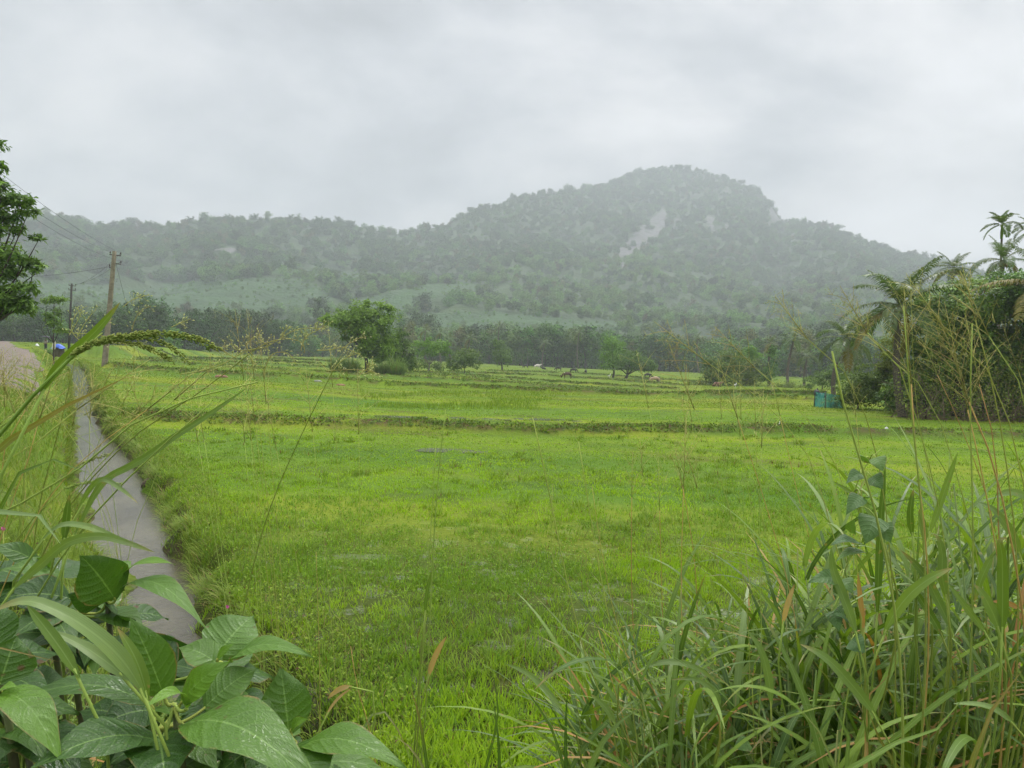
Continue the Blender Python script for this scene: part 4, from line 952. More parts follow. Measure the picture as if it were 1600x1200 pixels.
def cow(label, loc, rz, s, hide, pose='graze', group='grazing cattle'):
    t = thing('cow', loc, label, 'cow', group)
    if pose == 'lie':
        V = [(-.55, .05, .36), (0, 0, .36), (.5, 0, .40), (.78, .03, .62), (1.0, .05, .78), (1.2, .06, .66), (-.8, .2, .12), (.75, .2, .08), (.4, .3, .08), (-.3, .42, .12), (-.7, .35, .06)]
        E = [(0, 1), (1, 2), (2, 3), (3, 4), (4, 5), (0, 6), (2, 8), (8, 7), (0, 9), (9, 10)]
        Rr = [.28, .33, .27, .15, .12, .07, .04, .05, .08, .10, .05]
    else:
        hd = [(.80, .0, .86), (1.02, .02, .48), (1.13, .03, .13)] if pose == 'graze' else [(.80, 0, 1.08), (1.02, 0, 1.28), (1.28, 0, 1.12)]
        V = [(-.62, 0, .96), (-.05, 0, .90), (.48, 0, .97)]+hd+[(-.84, 0, .92), (-.90, .02, .36), (.5, .15, .56), (.52, .15, .32), (.5, .15, .03), (.46, -.15, .56), (.40, -.15, .32), (.43, -.15, .03),
             (-.60, .16, .62), (-.74, .16, .40), (-.66, .16, .03), (-.66, -.16, .62), (-.80, -.16, .40), (-.74, -.16, .03), (hd[1][0]-.05, .17, hd[1][2]+.10), (hd[1][0]-.05, -.17, hd[1][2]+.10)]
        E = [(0, 1), (1, 2), (2, 3), (3, 4), (4, 5), (0, 6), (6, 7), (2, 8), (8, 9), (9, 10), (2, 11), (11, 12), (12, 13), (0, 14), (14, 15), (15, 16), (0, 17), (17, 18), (18, 19), (4, 20), (4, 21)]
        Rr = [(.25, .25), (.28, .31), (.24, .27), .15, .12, .075, .035, .03, .10, .06, .05, .10, .06, .05, .13, .065, .05, .13, .065, .05, .04, .04]
    skin('body', V, E, Rr, hide, t, 1, 1)
    t.rotation_euler.z = rz; t.scale = (s, s, s); return t
def hide(name, a, b): return plainmat(name, a, .6, .3, b, 2.2)
HB = hide('brown_hide', (.085, .04, .022), (.05, .025, .015)); HK = hide('black_hide', (.014, .013, .013), (.03, .028, .026)); HT = hide('tan_hide', (.42, .30, .21), (.30, .20, .13)); HW = hide('pale_hide', (.62, .58, .52), (.5, .46, .4)); HR = hide('russet_hide', (.17, .085, .045), (.12, .055, .03))
def cpos(px, py, d):
    p = at(px, py, d); return (p[0], p[1], float(land(p[0], p[1])))
PI = math.pi
cow('brown cow grazing with its dark head down, an egret just behind it', cpos(886, 590, 125), PI+.25, .98, HB)
cow('tan cow grazing head down beside a black calf on the right of the field', cpos(1023, 604, 117), PI+.2, .98, HT)
cow('black calf standing just behind the tan cow', cpos(1028, 600, 122), 1.2, .78, HK, 'stand')
cow('black cow grazing between the belt and the brown cow, head to the road side', cpos(872, 583, 195), PI, .95, HK)
cow('black cow grazing beyond the brown cow with its head toward the pair of trees', cpos(896, 586, 175), -.2, 1.0, HK)
cow('black cow seen end-on, standing between the brown cow and the pair of trees', cpos(915, 587, 172), 1.3, .9, HK)
cow('black cow grazing near the white cow by the tree belt', cpos(821, 579, 215), PI-.5, .95, HK)
cow('white cow standing by the tree belt next to a dark one', cpos(839.5, 578, 210), .25, 1.15, HW, 'stand')
cow('small dark cow lying in the grass beside the white cow', cpos(849.5, 579, 208), PI, .9, HK, 'lie')
cow('dark cow grazing to the far side of the tan cow near the pair of trees', cpos(1012, 593, 150), .3, .98, HK)
cow('russet cow lying at the foot of the large dark bush', cpos(1121, 603, 108), .3, 1.0, HR, 'lie')
EGW = plainmat('white_feathers', (.80, .79, .76), .7, .2); EGB = plainmat('egret_beak', (.55, .38, .05), .5, .3)
def egret(label, loc, rz, s=1.0):
    t = thing('egret', loc, label, 'egret', 'white egrets among the cattle')
    skin('body', [(-.22, 0, .30), (0, 0, .36), (.12, 0, .42), (.17, 0, .52), (.13, 0, .62), (.17, 0, .68), (.02, .03, .2), (.03, .03, 0), (.02, -.03, .2), (.0, -.03, 0)],
         [(0, 1), (1, 2), (2, 3), (3, 4), (4, 5), (1, 6), (6, 7), (1, 8), (8, 9)], [.03, .10, .07, .032, .028, .036, .016, .01, .016, .01], EGW, t, 1, 1)
    mb = MB(); tube(mb, [(.19, 0, .685), (.30, 0, .655)], [.016, .003], 6); mb.build('beak', EGB, t, world=False)
    t.rotation_euler.z = rz; t.scale = (s, s, s)
egret('white egret in the grass just behind the brown cow', cpos(883.5, 584, 140), PI, 1.3)
egret('white egret under the pair of meadow trees', cpos(952, 586, 142), 0, 1.4)
egret('white egret standing near the lying russet cow', cpos(1148.5, 606.5, 104), .4, 1.3)
egret('white egret by the reeds at the foot of the lone tree', cpos(542, 561, 150), 0, 1.5)
egret('white egret in the open near field beyond the first ridge', cpos(1215, 665, 27.5), 0, .5)

# ------------------------------------------------------------------ person under an umbrella, tarpaulin and litter by the path
SK = plainmat('brown_skin', (.24, .13, .08), .6, .3); SHIRT = plainmat('pale_shirt', (.42, .36, .33), .8, .2); DRK = plainmat('dark_cloth', (.025, .027, .032), .8, .2); HAIR = plainmat('black_hair', (.012, .011, .01), .5, .4)
b = cpos(71.5, 538, 98); print('person foot px', proj(np.array([b])))
t = thing('person', b, 'person in dark trousers and pale shirt standing under a dark umbrella by the path', 'person')
sk_v = [(0, 0, .95), (0, 0, 1.2), (0, 0, 1.42), (0, 0, 1.54), (0, -.01, 1.66), (.10, 0, .9), (.11, 0, .5), (.11, 0, .08), (.11, -.12, .04), (-.10, 0, .9), (-.11, .03, .5), (-.11, .05, .08), (-.11, -.07, .04),
        (.19, 0, 1.4), (.25, -.06, 1.14), (.20, -.26, 1.30), (-.19, 0, 1.4), (-.25, .02, 1.12), (-.25, -.06, .88)]
sk_e = [(0, 1), (1, 2), (2, 3), (3, 4), (0, 5), (5, 6), (6, 7), (7, 8), (0, 9), (9, 10), (10, 11), (11, 12), (2, 13), (13, 14), (14, 15), (2, 16), (16, 17), (17, 18)]
sk_r = [(.14, .10), (.13, .10), (.15, .10), .055, .10, .09, .065, .045, .04, .09, .065, .045, .04, .06, .045, .035, .06, .045, .035]
skin('body', sk_v, sk_e, sk_r, SK, t, 2)
skin('shirt', [sk_v[k] for k in (0, 1, 2, 13, 14, 16, 17)], [(0, 1), (1, 2), (2, 3), (3, 4), (2, 5), (5, 6)], [(.165, .125), (.155, .125), (.165, .12), .075, .06, .075, .06], SHIRT, t, 2)
skin('trousers', [(0, 0, 1.0)]+[sk_v[k] for k in (5, 6, 7, 9, 10, 11)], [(0, 1), (1, 2), (2, 3), (0, 4), (4, 5), (5, 6)], [(.16, .12), .11, .085, .065, .11, .085, .065], DRK, t, 2)
skin('hair', [(0, .02, 1.72), (0, .05, 1.66)], [(0, 1)], [.09, .10], HAIR, t, 2)
t.scale = (1.0, 1.0, 1.0)
u = thing('umbrella', (b[0]+.20, b[1]-.26, b[2]+1.2), 'dark grey open umbrella held over the person by the path', 'umbrella')
mb = MB(); k = 16; V = []; Q = []
for q in range(6):
    f = q/5; r_ = .56*math.sin(f*1.35)/math.sin(1.35); z_ = .88-.26*(1-math.cos(f*1.5))
    for j in range(k):
        a = j/k*2*PI; w_ = 1-.05*f*(j % 2); V.append((r_*w_*math.cos(a)-.12, r_*w_*math.sin(a)+.15, z_))
for q in range(5):
    for j in range(k): Q.append((q*k+j, q*k+(j+1) % k, (q+1)*k+(j+1) % k, (q+1)*k+j))
mb.add(V, Q); o = mb.build('canopy', plainmat('umbrella_cloth', (.045, .047, .055), .6, .3), u, world=False); sm = o.modifiers.new('thick', 'SOLIDIFY'); sm.thickness = .006
mb = MB(); tube(mb, [(0, 0, -.08), (-.06, .07, .4), (-.12, .15, .92)], .010, 6); mb.build('shaft', STEEL, u, world=False)
# crumpled sheets
def cloth_heap(name, label, cat, c, rx_, ry_, h, mat, seed, parent_mat=None):
    n = 26; a, b_ = np.meshgrid(np.linspace(-1, 1, n), np.linspace(-1, 1, n), indexing='ij'); r_ = np.hypot(a, b_)
    f = fbm(a*2.2+seed, b_*2.2, 4, seed); X_ = c[0]+a*rx_*(1+.2*(f-.5)); Y_ = c[1]+b_*ry_*(1+.2*(f-.5))
    Z_ = c[2]+h*np.clip(1-np.abs(a)**2.2*.9-np.abs(b_)**2.5*.8, 0, 1)*(.6+.8*f)+.05*np.abs(np.sin(9*a+4*f+3*b_))*(1-.5*r_)
    i, j = np.meshgrid(np.arange(n-1), np.arange(n-1), indexing='ij')
    mb = MB(); mb.add(np.stack([X_, Y_, Z_], -1).reshape(-1, 3), np.stack([i*n+j, (i+1)*n+j, (i+1)*n+j+1, i*n+j+1], -1).reshape(-1, 4))
    o = mb.build(name, mat, None); s_ = o.modifiers.new('thick', 'SOLIDIFY'); s_.thickness = .01; return tag(o, label, cat)
BLUE = plainmat('blue_plastic', (.035, .13, .62), .4, .5, (.03, .10, .50)); PALE = plainmat('pale_cloth', (.62, .60, .45), .8, .2); BLK = plainmat('black_plastic', (.02, .018, .02), .4, .5); WHT = plainmat('white_plastic', (.78, .79, .8), .5, .4)
c0 = np.array(cpos(92, 545, 82)); c0[2] = at(92, 545.5, 82)[2]
mb = MB(); n_ = 14; a_ = np.linspace(0, 2*PI, n_, endpoint=False); rgs = []
for f_, zz in ((1, -.9), (.95, -.3), (.8, .12), (.45, .38), (.1, .45)): rgs.append(np.stack([c0[0]+.62*f_*np.cos(a_)*(1+.15*np.cos(3*a_)), c0[1]+.6*f_*np.sin(a_), c0[2]+zz+0*a_+.06*np.cos(5*a_)], 1))
i, j = np.meshgrid(np.arange(4), np.arange(n_), indexing='ij'); j2 = (j+1) % n_
mb.add(np.concatenate(rgs), np.stack([i*n_+j, i*n_+j2, (i+1)*n_+j2, (i+1)*n_+j], -1).reshape(-1, 4)); tag(mb.build('brushwood_heap', plainmat('brushwood', (.10, .085, .05), .9, .1), None), 'brown brushwood heap under the blue tarpaulin by the ditch', 'heap')
cloth_heap('tarpaulin', 'bright blue plastic tarpaulin thrown over a heap by the ditch', 'tarpaulin', c0+[.05, -.15, .05], .70, .5, .50, BLUE, 3)
cc_ = at(83.5, 540, 81); t = thing('cloth_bundle', cc_-[0, 0, .5], 'upright pale cream cloth bundle leaning against the blue tarpaulin', 'bundle'); skin('cloth', [(.0, 0, 0), (.04, 0, .45), (.10, 0, .85), (.16, 0, 1.05)], [(0, 1), (1, 2), (2, 3)], [.2, .2, .15, .06], PALE, t, 2)
c1 = np.array(cpos(58, 534, 100)); cloth_heap('plastic_bag', 'crumpled white plastic bag lying on the verge near the person', 'bag', c1, .28, .2, .28, WHT, 5)
c2 = np.array(cpos(1385, 675, 27)); cloth_heap('paper_scrap', 'small scrap of white litter on the first field ridge', 'litter', c2+[0, 0, .03], .06, .05, .05, WHT, 8)
px_s = gz(77, 92)
t = thing('low_shrub', px_s, 'small dense green shrub in front of the person by the path', 'shrub'); mb = MB(); crown(mb, [(px_s+[0, 0, .35], (.5, .5, .42)), (px_s+[.35, 0, .25], (.4, .4, .32))], 900, .16, clumps=24); mb.build('foliage', GD, t, smooth=False)

# ------------------------------------------------------------------ net pen, sacks, house, stones
d = 44.5; nb_ = gz(1294, d); NET = None
m, nt, out = newmat('shade_net'); g = G(nt); P = g.n('ShaderNodeTexCoord').outputs['Object']
cN = g.mix(g.ramp(g.noise(g.scalev(P, (3, 3, .8)), 1.0, 3), .3, .7), (.03, .25, .22), (.10, .42, .38))
pN = g.pbsdf(cN, .6, .3); tN = g.n('ShaderNodeBsdfTransparent').outputs[0]
nt.links.new(g.n('ShaderNodeMixShader', {0: g.ramp(g.noise(g.scalev(P, (2, 2, 2)), 1.0, 3),   .3, .7, .22, .7), 1: pN, 2: tN}).outputs[0], out.inputs[0]); NET = m
pen = thing('net_pen', nb_, 'teal shade-net pen standing at the field edge beside a leafy bush', 'net pen')
crn = [at(1272, 636, 44.5), at(1289, 637, 43.6), at(1318, 634, 43.8), at(1316, 630, 45.6), at(1276, 631, 45.8)]
crn = [np.array([p[0], p[1], float(land(p[0], p[1]))]) for p in crn]; Hn = [.98, .96, .80, .8, .95]
for k in range(5):
    a, b_ = crn[k], crn[(k+1) % 5]; n = 18; s_ = np.linspace(0, 1, n); v_ = np.linspace(0, 1, 7)
    dirn = unit(b_-a); nrm = np.array([-dirn[1], dirn[0], 0]); H_ = Hn[k]+(Hn[(k+1) % 5]-Hn[k])*s_-.07*np.sin(PI*s_)
    S_2, V_2 = np.meshgrid(s_, v_, indexing='ij')
    Pn = a+(b_-a)*S_2[..., None]+nrm*(.05*np.sin(S_2*19+k)*(1-.6*V_2)+.09*np.sin(PI*S_2)*V_2)[..., None]; Pn[..., 2] += V_2*H_[:, None]
    i, j = np.meshgrid(np.arange(n-1), np.arange(6), indexing='ij')
    mb = MB(); mb.add(Pn.reshape(-1, 3), np.stack([i*7+j, (i+1)*7+j, (i+1)*7+j+1, i*7+j+1], -1).reshape(-1, 4)); mb.build('net_panel', NET, pen)
    mb = MB(); tube(mb, [a-[0, 0, .1], a+[.01, 0, .5], a+[0, 0, Hn[k]+.08]], [.028, .025, .022], 6); mb.build('post', STEEL, pen)
ci = (crn[1]+crn[2]+crn[3])/3; t = thing('dry_shrub', ci, 'dry brown shrub growing inside the teal net pen', 'shrub'); mb = MB(); crown(mb, [(ci+[0, 0, .4], (.45, .4, .35)), (ci+[-.3, 0, .25], (.35, .3, .25))], 700, .11, clumps=26); mb.build('foliage', GY, t, smooth=False)
for (px, py, r_, h_, lb) in [(1276, 613, .22, .46, 'taller black bag perched on the corner of the net pen'), (1284, 615, .24, .30, 'lower black bag slumped beside the taller one on the net pen')]:
    c_ = at(px, py+7, 44.6); t = thing('black_bag', c_, lb, 'bag', 'black bags on the net pen'); skin('sack', [(0, 0, 0), (.03, 0, h_*.5), (-.02, 0, h_*.85), (0, 0, h_)], [(0, 1), (1, 2), (2, 3)], [r_, r_*1.05, r_*.8, r_*.3], BLK, t, 2)
    mb = MB(); tube(mb, [(0, 0, h_*.95), (.03, 0, h_*1.12), (.05, .02, h_*1.2)], [.03, .05, .012], 6); mb.build('knot', BLK, t, world=False)
hb = gz(1066, 272); hs = thing('house', hb, 'small white house half hidden among the dark trees of the belt', 'house'); WALL = plainmat('white_wall', (.86, .86, .86), .8, .2, (.74, .74, .76), 1); TILE = plainmat('grey_tile', (.22, .18, .16), .8, .2); WIN = plainmat('dark_window', (.03, .035, .04), .2, .5)
ex, ey, ez = np.eye(3); mb = MB(); box(mb, hb+[0, 0, 2.6], ex, ey, ez, 4.2, 3, 2.6); mb.build('wall', WALL, hs, smooth=False)
mb = MB(); q = hb+[0, 0, 5.15]; mb.add([q+[-4.8, -3.6, 0], q+[4.8, -3.6, 0], q+[4.8, 3.6, 0], q+[-4.8, 3.6, 0], q+[-4.8, 0, 1.7], q+[4.8, 0, 1.7]], [(0, 1, 5, 4), (2, 3, 4, 5), (0, 3, 2, 1)], [(1, 2, 5), (3, 0, 4)]); mb.build('roof', TILE, hs, smooth=False)
for wx in (-2.8, -.2, 2.6):
    mb = MB(); box(mb, hb+[wx, -3.02, 3.4], ex, ey, ez, .62, .03, .75); mb.build('window', WIN, hs, smooth=False)
mb = MB(); box(mb, hb+[1.2, -3.02, 1.05], ex, ey, ez, .5, .03, 1.05); mb.build('door', plainmat('door_wood', (.12, .08, .05)), hs, smooth=False)
for q, (dx, dz, rx_, hz_) in enumerate([(-3.6, 3.0, 2.4, 4.6), (0.9, 1.4, 2.4, 2.3), (3.9, 3.4, 2.4, 5.0), (-.6, 5.4, 2.6, 2.6)]):
    t = thing('bushy_shrub', hb+[dx, -5, 0], ['dark shrub screening the road-side corner of the white house', 'dark shrub screening the middle of the white house', 'dark shrub at the far corner of the white house', 'slim young tree in front of the white house'][q], 'shrub', 'shrubs hiding the white house')
    mb = MB(); crown(mb, [(hb+[dx, -5-q*.4, dz+.4], (rx_, 1.6, hz_)), (hb+[dx+.8, -5-q*.4, dz], (rx_*.8, 1.5, hz_*.8))], 1300, .45, clumps=30); mb.build('foliage', F[1], t, smooth=False)
def stone(label, c, r_, mat, seed):
    n = 14; m_ = 9; th_, ph = np.meshgrid(np.linspace(0, PI, m_), np.linspace(0, 2*PI, n, endpoint=False), indexing='ij')
    q = 1+.5*(fbm(np.cos(ph)*np.sin(th_)*1.3+seed, np.cos(th_)*1.3+np.sin(ph)*np.sin(th_), 3, seed)-.5)
    V = np.stack([c[0]+r_[0]*q*np.sin(th_)*np.cos(ph), c[1]+r_[1]*q*np.sin(th_)*np.sin(ph), c[2]+r_[2]*q*np.cos(th_)], -1).reshape(-1, 3)
    i, j = np.meshgrid(np.arange(m_-1), np.arange(n), indexing='ij'); j2 = (j+1) % n
    mb = MB(); mb.add(V, np.stack([i*n+j, (i+1)*n+j, (i+1)*n+j2, i*n+j2], -1).reshape(-1, 4)); return tag(mb.build('stone', mat, None, smooth=False), label, 'stone')
RED = plainmat('reddish_stone', (.27, .15, .095), .8, .3, (.19, .10, .065), 4, .4); GRY = plainmat('grey_stone', (.26, .25, .25), .8, .3, None, 3, .4); MUD = plainmat('dark_mud', (.05, .03, .02), .7, .3, (.09, .055, .035), 6, .6)
c_ = on_z(239, 752, -.27); stone('reddish brown stone at the water edge of the ditch', c_, (.13, .08, .05), RED, 1)
c_ = on_z(232, 738, .0); stone('dark clod of collapsed mud above the reddish stone on the ditch bank', c_+[.05, .15, -.26], (.24, .2, .15), MUD, 2)
for px, py, lb, mt, w_ in [(345, 596, 'low reddish lump of laterite on the second field ridge near the pole', RED, .5), (497, 598, 'grey stone on the second field ridge near the lone tree', GRY, .3), (533, 603, 'reddish stone beside the grey one on the second field ridge', RED, .35), (403, 594, 'pale grey stone on the ridge, nearest to the concrete pole', GRY, .28)]:
    c_ = on_z(px, py, .15); c_[2] = float(land(c_[0], c_[1])); stone(lb, c_, (w_, w_*.6, w_*.4), mt, px)
# ------------------------------------------------------------------ plants at the photographer's feet
def bladeleaf_mat(name, c1, c2, dry, rough=.38, spec=.5):
    m, nt, out = newmat(name); g = G(nt); v = g.attr('v'); e = g.attr('e'); ae = g.math('ABSOLUTE', e); t = g.attr('t')
    col = g.mix(v, c1, c2)
    col = g.mix(g.ramp(g.noise(g.pos(), 16, 4), .42, .75, 0, .5), col, g.mix(1.0, col, (1.25, 1.12, .8), 'MULTIPLY'))
    col = g.mix(g.ramp(g.noise(g.pos(), 55, 3), .66, .72, 0, .65), col, dry)
    col = g.mix(g.math('MULTIPLY', g.ramp(t, .80, 1.0, 0, .7), g.ramp(g.n('ShaderNodeObjectInfo').outputs['Random'], .45, .6)), col, dry)
    col = g.mix(g.ramp(ae, .03, .12, .4, 0), col, (.27, .38, .13))
    lines = g.n('ShaderNodeMath', {0: g.math('MULTIPLY', e, 30.0)}, operation='SINE').outputs[0]
    nrm = g.bump(lines, .12, .003)
    p = g.pbsdf(col, g.ramp(g.noise(g.pos(), 30, 2), .3, .7, rough-.08, rough+.12), spec, nrm)
    tr = g.n('ShaderNodeBsdfTranslucent', {'Color': g.mix(1.0, col, (1.3, 1.35, .5), 'MULTIPLY')}).outputs[0]
    nt.links.new(g.n('ShaderNodeMixShader', {0: .32, 1: p, 2: tr}).outputs[0], out.inputs[0]); return m
def broadleaf_mat(name, c1, c2, vein):
    m, nt, out = newmat(name); g = G(nt); v = g.attr('v'); e = g.attr('e'); ae = g.math('ABSOLUTE', e); t = g.attr('t')
    col = g.mix(v, c1, c2)
    col = g.mix(g.ramp(g.noise(g.pos(), 14, 4), .4, .72, 0, .5), col, g.mix(1.0, col, (.70, .78, .62), 'MULTIPLY'))
    s = g.math('SUBTRACT', g.math('MULTIPLY', t, g.math('MULTIPLY_ADD', g.n('ShaderNodeObjectInfo').outputs['Random'], 2.5, 6.5)), g.math('MULTIPLY', g.math('POWER', ae, 1.25), 1.5))
    fr = g.math('ABSOLUTE', g.math('SUBTRACT', g.n('ShaderNodeMath', {0: s}, operation='FRACT').outputs[0], .5))   # 0 at the vein
    lat = g.ramp(fr, .015, .07, 1, 0)
    fine = g.n('ShaderNodeTexVoronoi', {'Vector': g.n('ShaderNodeCombineXYZ', {0: g.math('MULTIPLY', e, 9.0), 1: g.math('MULTIPLY', t, 24.0)}).outputs[0], 'Scale': 1.0}, feature='DISTANCE_TO_EDGE').outputs[0]
    col = g.mix(g.math('MULTIPLY', lat, .16), col, vein)
    col = g.mix(g.ramp(fine, .0, .08, .12, 0), col, vein)
    col = g.mix(g.ramp(ae, .012, .05, .7, 0), col, vein)
    col = g.mix(g.ramp(g.noise(g.pos(), 75, 2), .70, .74, 0, .7), col, (.14, .11, .04))
    spot = g.n('ShaderNodeTexVoronoi', {'Vector': g.pos(), 'Scale': 26.0, 'Randomness': 1.0}).outputs[0]
    col = g.mix(g.math('MULTIPLY', g.ramp(spot, .10, .17, 1, 0), g.ramp(g.noise(g.pos(), 9, 2), .54, .6)), col, (.10, .065, .025))
    col = g.mix(g.math('MULTIPLY', g.ramp(ae, .90, 1.0), g.ramp(g.noise(g.pos(), 18, 3), .5, .6)), col, (.20, .15, .05))
    hgt = g.math('ADD', g.math('MULTIPLY', g.ramp(fr, .0, .3), .7), g.math('MULTIPLY', g.ramp(fine, 0, .2), .3))
    p = g.pbsdf(col, g.ramp(g.noise(g.pos(), 22, 3), .3, .7, .27, .50), .45, g.bump(hgt, .32, .005))
    tr = g.n('ShaderNodeBsdfTranslucent', {'Color': g.mix(1.0, col, (1.3, 1.35, .5), 'MULTIPLY')}).outputs[0]
    nt.links.new(g.n('ShaderNodeMixShader', {0: .28, 1: p, 2: tr}).outputs[0], out.inputs[0]); return m
BROAD = broadleaf_mat('broad_leaf', (.028, .082, .014), (.145, .28, .028), (.19, .32, .08))
HEART = broadleaf_mat('vine_leaf', (.05, .12, .035), (.13, .24, .035), (.12, .22, .08))
GUIN = bladeleaf_mat('grass_blade', (.046, .105, .014), (.19, .295, .036), (.30, .19, .07), .42, .35)
GUINB = bladeleaf_mat('grass_blade_bluish', (.055, .110, .026), (.185, .28, .07), (.30, .22, .09), .36, .45)
DRYB = bladeleaf_mat('dry_blade', (.30, .15, .045), (.42, .30, .13), (.20, .11, .04), .6, .3)
STEMG = leafmat('grass_stem', (.16, .26, .04), (.42, .46, .11), rough=.45, trans=.1, rnd=.25, c3=(.45, .30, .10), c3p=.8)
SEED = leafmat('grass_seed', (.16, .24, .04), (.40, .44, .12), rough=.6, trans=.25, rnd=.2)
SEEDP = leafmat('pale_seed', (.38, .42, .16), (.62, .62, .34), rough=.6, trans=.3, rnd=.1)
PANB = leafmat('panicle_branch', (.30, .34, .09), (.56, .47, .19), rough=.6, trans=.15, rnd=.3)
WSTEM = plainmat('green_woody_stem', (.10, .13, .04), .6, .3, (.06, .055, .03), 20)

OV = ([0, .04, .12, .25, .4, .55, .7, .8, .88, .94, 1], [.02, .28, .62, .92, 1, .90, .62, .38, .20, .08, .0])
HT_ = ([0, .05, .15, .3, .5, .7, .88, 1], [.30, .85, 1, .98, .80, .52, .2, 0])
def leafblade(mb, b, tip, W, cam, up, arch=.12, fold=.22, v=.5, prof=OV, nu=16, nv=8, wav=.05, twist=0.0):
    b, tip = np.asarray(b, float), np.asarray(tip, float); a = tip-b; L = np.linalg.norm(a); ad = a/L
    w_ = unit(CP-(b+tip)/2); N = cam*w_+up*np.array([0, 0, 1.0]); N = unit(N-ad*np.dot(N, ad)); B = np.cross(N, ad)
    if twist: N, B = math.cos(twist)*N+math.sin(twist)*B, math.cos(twist)*B-math.sin(twist)*N
    t = np.linspace(0, 1, nu); hw = np.interp(t, *prof)*W/2; e = np.linspace(-1, 1, nv+1); ph = rng.random()*6
    c = b+a*t[:, None]+N*(arch*L*np.sin(np.pi*t**.9))[:, None]-np.array([0, 0, 1.0])*(.10*L*t**3)[:, None]
    V = c[:, None, :]+B*(hw[:, None]*e)[..., None]+N*(np.abs(e)[None]*fold*hw[:, None]-.32*fold*hw[:, None]*e[None]**2*1.6+wav*W*np.sin(t*11+ph)[:, None]*np.sign(e)*e[None]**2)[..., None]
    i, j = np.meshgrid(np.arange(nu-1), np.arange(nv), indexing='ij'); k = nv+1
    mb.add(V.reshape(-1, 3), np.stack([i*k+j, i*k+j+1, (i+1)*k+j+1, (i+1)*k+j], -1).reshape(-1, 4), v=v, e=np.tile(e, nu), t=np.repeat(t, k))
def strap(mb, pts, width, root=None, v=.5, cam=.9, up=.35, n=22, fold=.25, w0=.75, sm=True):
    """one long grass leaf through photo points (px, py, distance), optionally rooted at a ground point"""
    P_ = [at(*p) for p in pts]
    if root is not None: P_ = [np.asarray(root, float)]+P_
    P_ = spline(P_, n); L = np.concatenate([[0], np.cumsum(np.linalg.norm(np.diff(P_, axis=0), axis=1))]); t = L/L[-1]
    T = unit(np.gradient(P_, axis=0)); w_ = unit(CP-P_); N = cam*w_+up*np.array([0, 0, 1.0]); N = unit(N-T*np.sum(N*T, 1, keepdims=True)); B = np.cross(N, T)
    tw = .35*np.sin(t*3+rng.random()*6)[:, None]; N, B = np.cos(tw)*N+np.sin(tw)*B, np.cos(tw)*B-np.sin(tw)*N
    hw = width/2*np.interp(t, [0, .25, .55, .8, .93, 1], [w0, 1, 1, .72, .36, .02]); e = np.array([-1, -.5, 0, .5, 1.0])
    V = P_[:, None, :]+B[:, None, :]*(hw[:, None]*e)[..., None]+N[:, None, :]*(fold*hw[:, None]*np.abs(e))[..., None]
    i, j = np.meshgrid(np.arange(n-1), np.arange(4), indexing='ij')
    mb.add(V.reshape(-1, 3), np.stack([i*5+j, i*5+j+1, (i+1)*5+j+1, (i+1)*5+j], -1).reshape(-1, 4), v=v, e=np.tile(e, n), t=np.repeat(t, 5))
def seeds(mb, P_, D, l, w, v=None):
    """little pointed spikelets"""
    n = len(P_); D = unit(D); ref = unit(rng.normal(size=(n, 3))); A = unit(np.cross(D, ref)); B = np.cross(D, A); l = np.broadcast_to(np.asarray(l, float), (n,))[:, None]; w = np.broadcast_to(np.asarray(w, float), (n,))[:, None]
    V = np.stack([P_, P_+D*l*.45+A*w/2, P_+D*l*.45+B*w/2, P_+D*l*.45-A*w/2, P_+D*l*.45-B*w/2, P_+D*l], 1).reshape(-1, 3); i = np.arange(n)[:, None]*6
    T = np.concatenate([np.concatenate([i+0, i+1+k, i+1+(k+1) % 4], 1) for k in range(4)]+[np.concatenate([i+5, i+1+(k+1) % 4, i+1+k], 1) for k in range(4)])
    mb.add(V, None, T, v=np.repeat(rng.random(n) if v is None else np.broadcast_to(v, (n,)), 6))
def raceme(mb, path, per_m, l, w):
    """a crowded spike of spikelets along a path"""
    P_ = spline(path, 40); S = np.linalg.norm(np.diff(P_, axis=0), axis=1).sum(); n = int(S*per_m); u = np.sort(rng.random(n))*.985
    i = u*39; k = np.clip(i.astype(int), 0, 38); c = P_[k]+(P_[k+1]-P_[k])*(i-k)[:, None]; T = unit(P_[k+1]-P_[k]); o = unit(rng.normal(size=(n, 3)))
    tube(mb, P_, np.linspace(.0014, .0005, 40), 5, v=.4); seeds(mb, c+o*w*.6, T*.9+o*.55, l*(.8+.4*rng.random(n)), w)
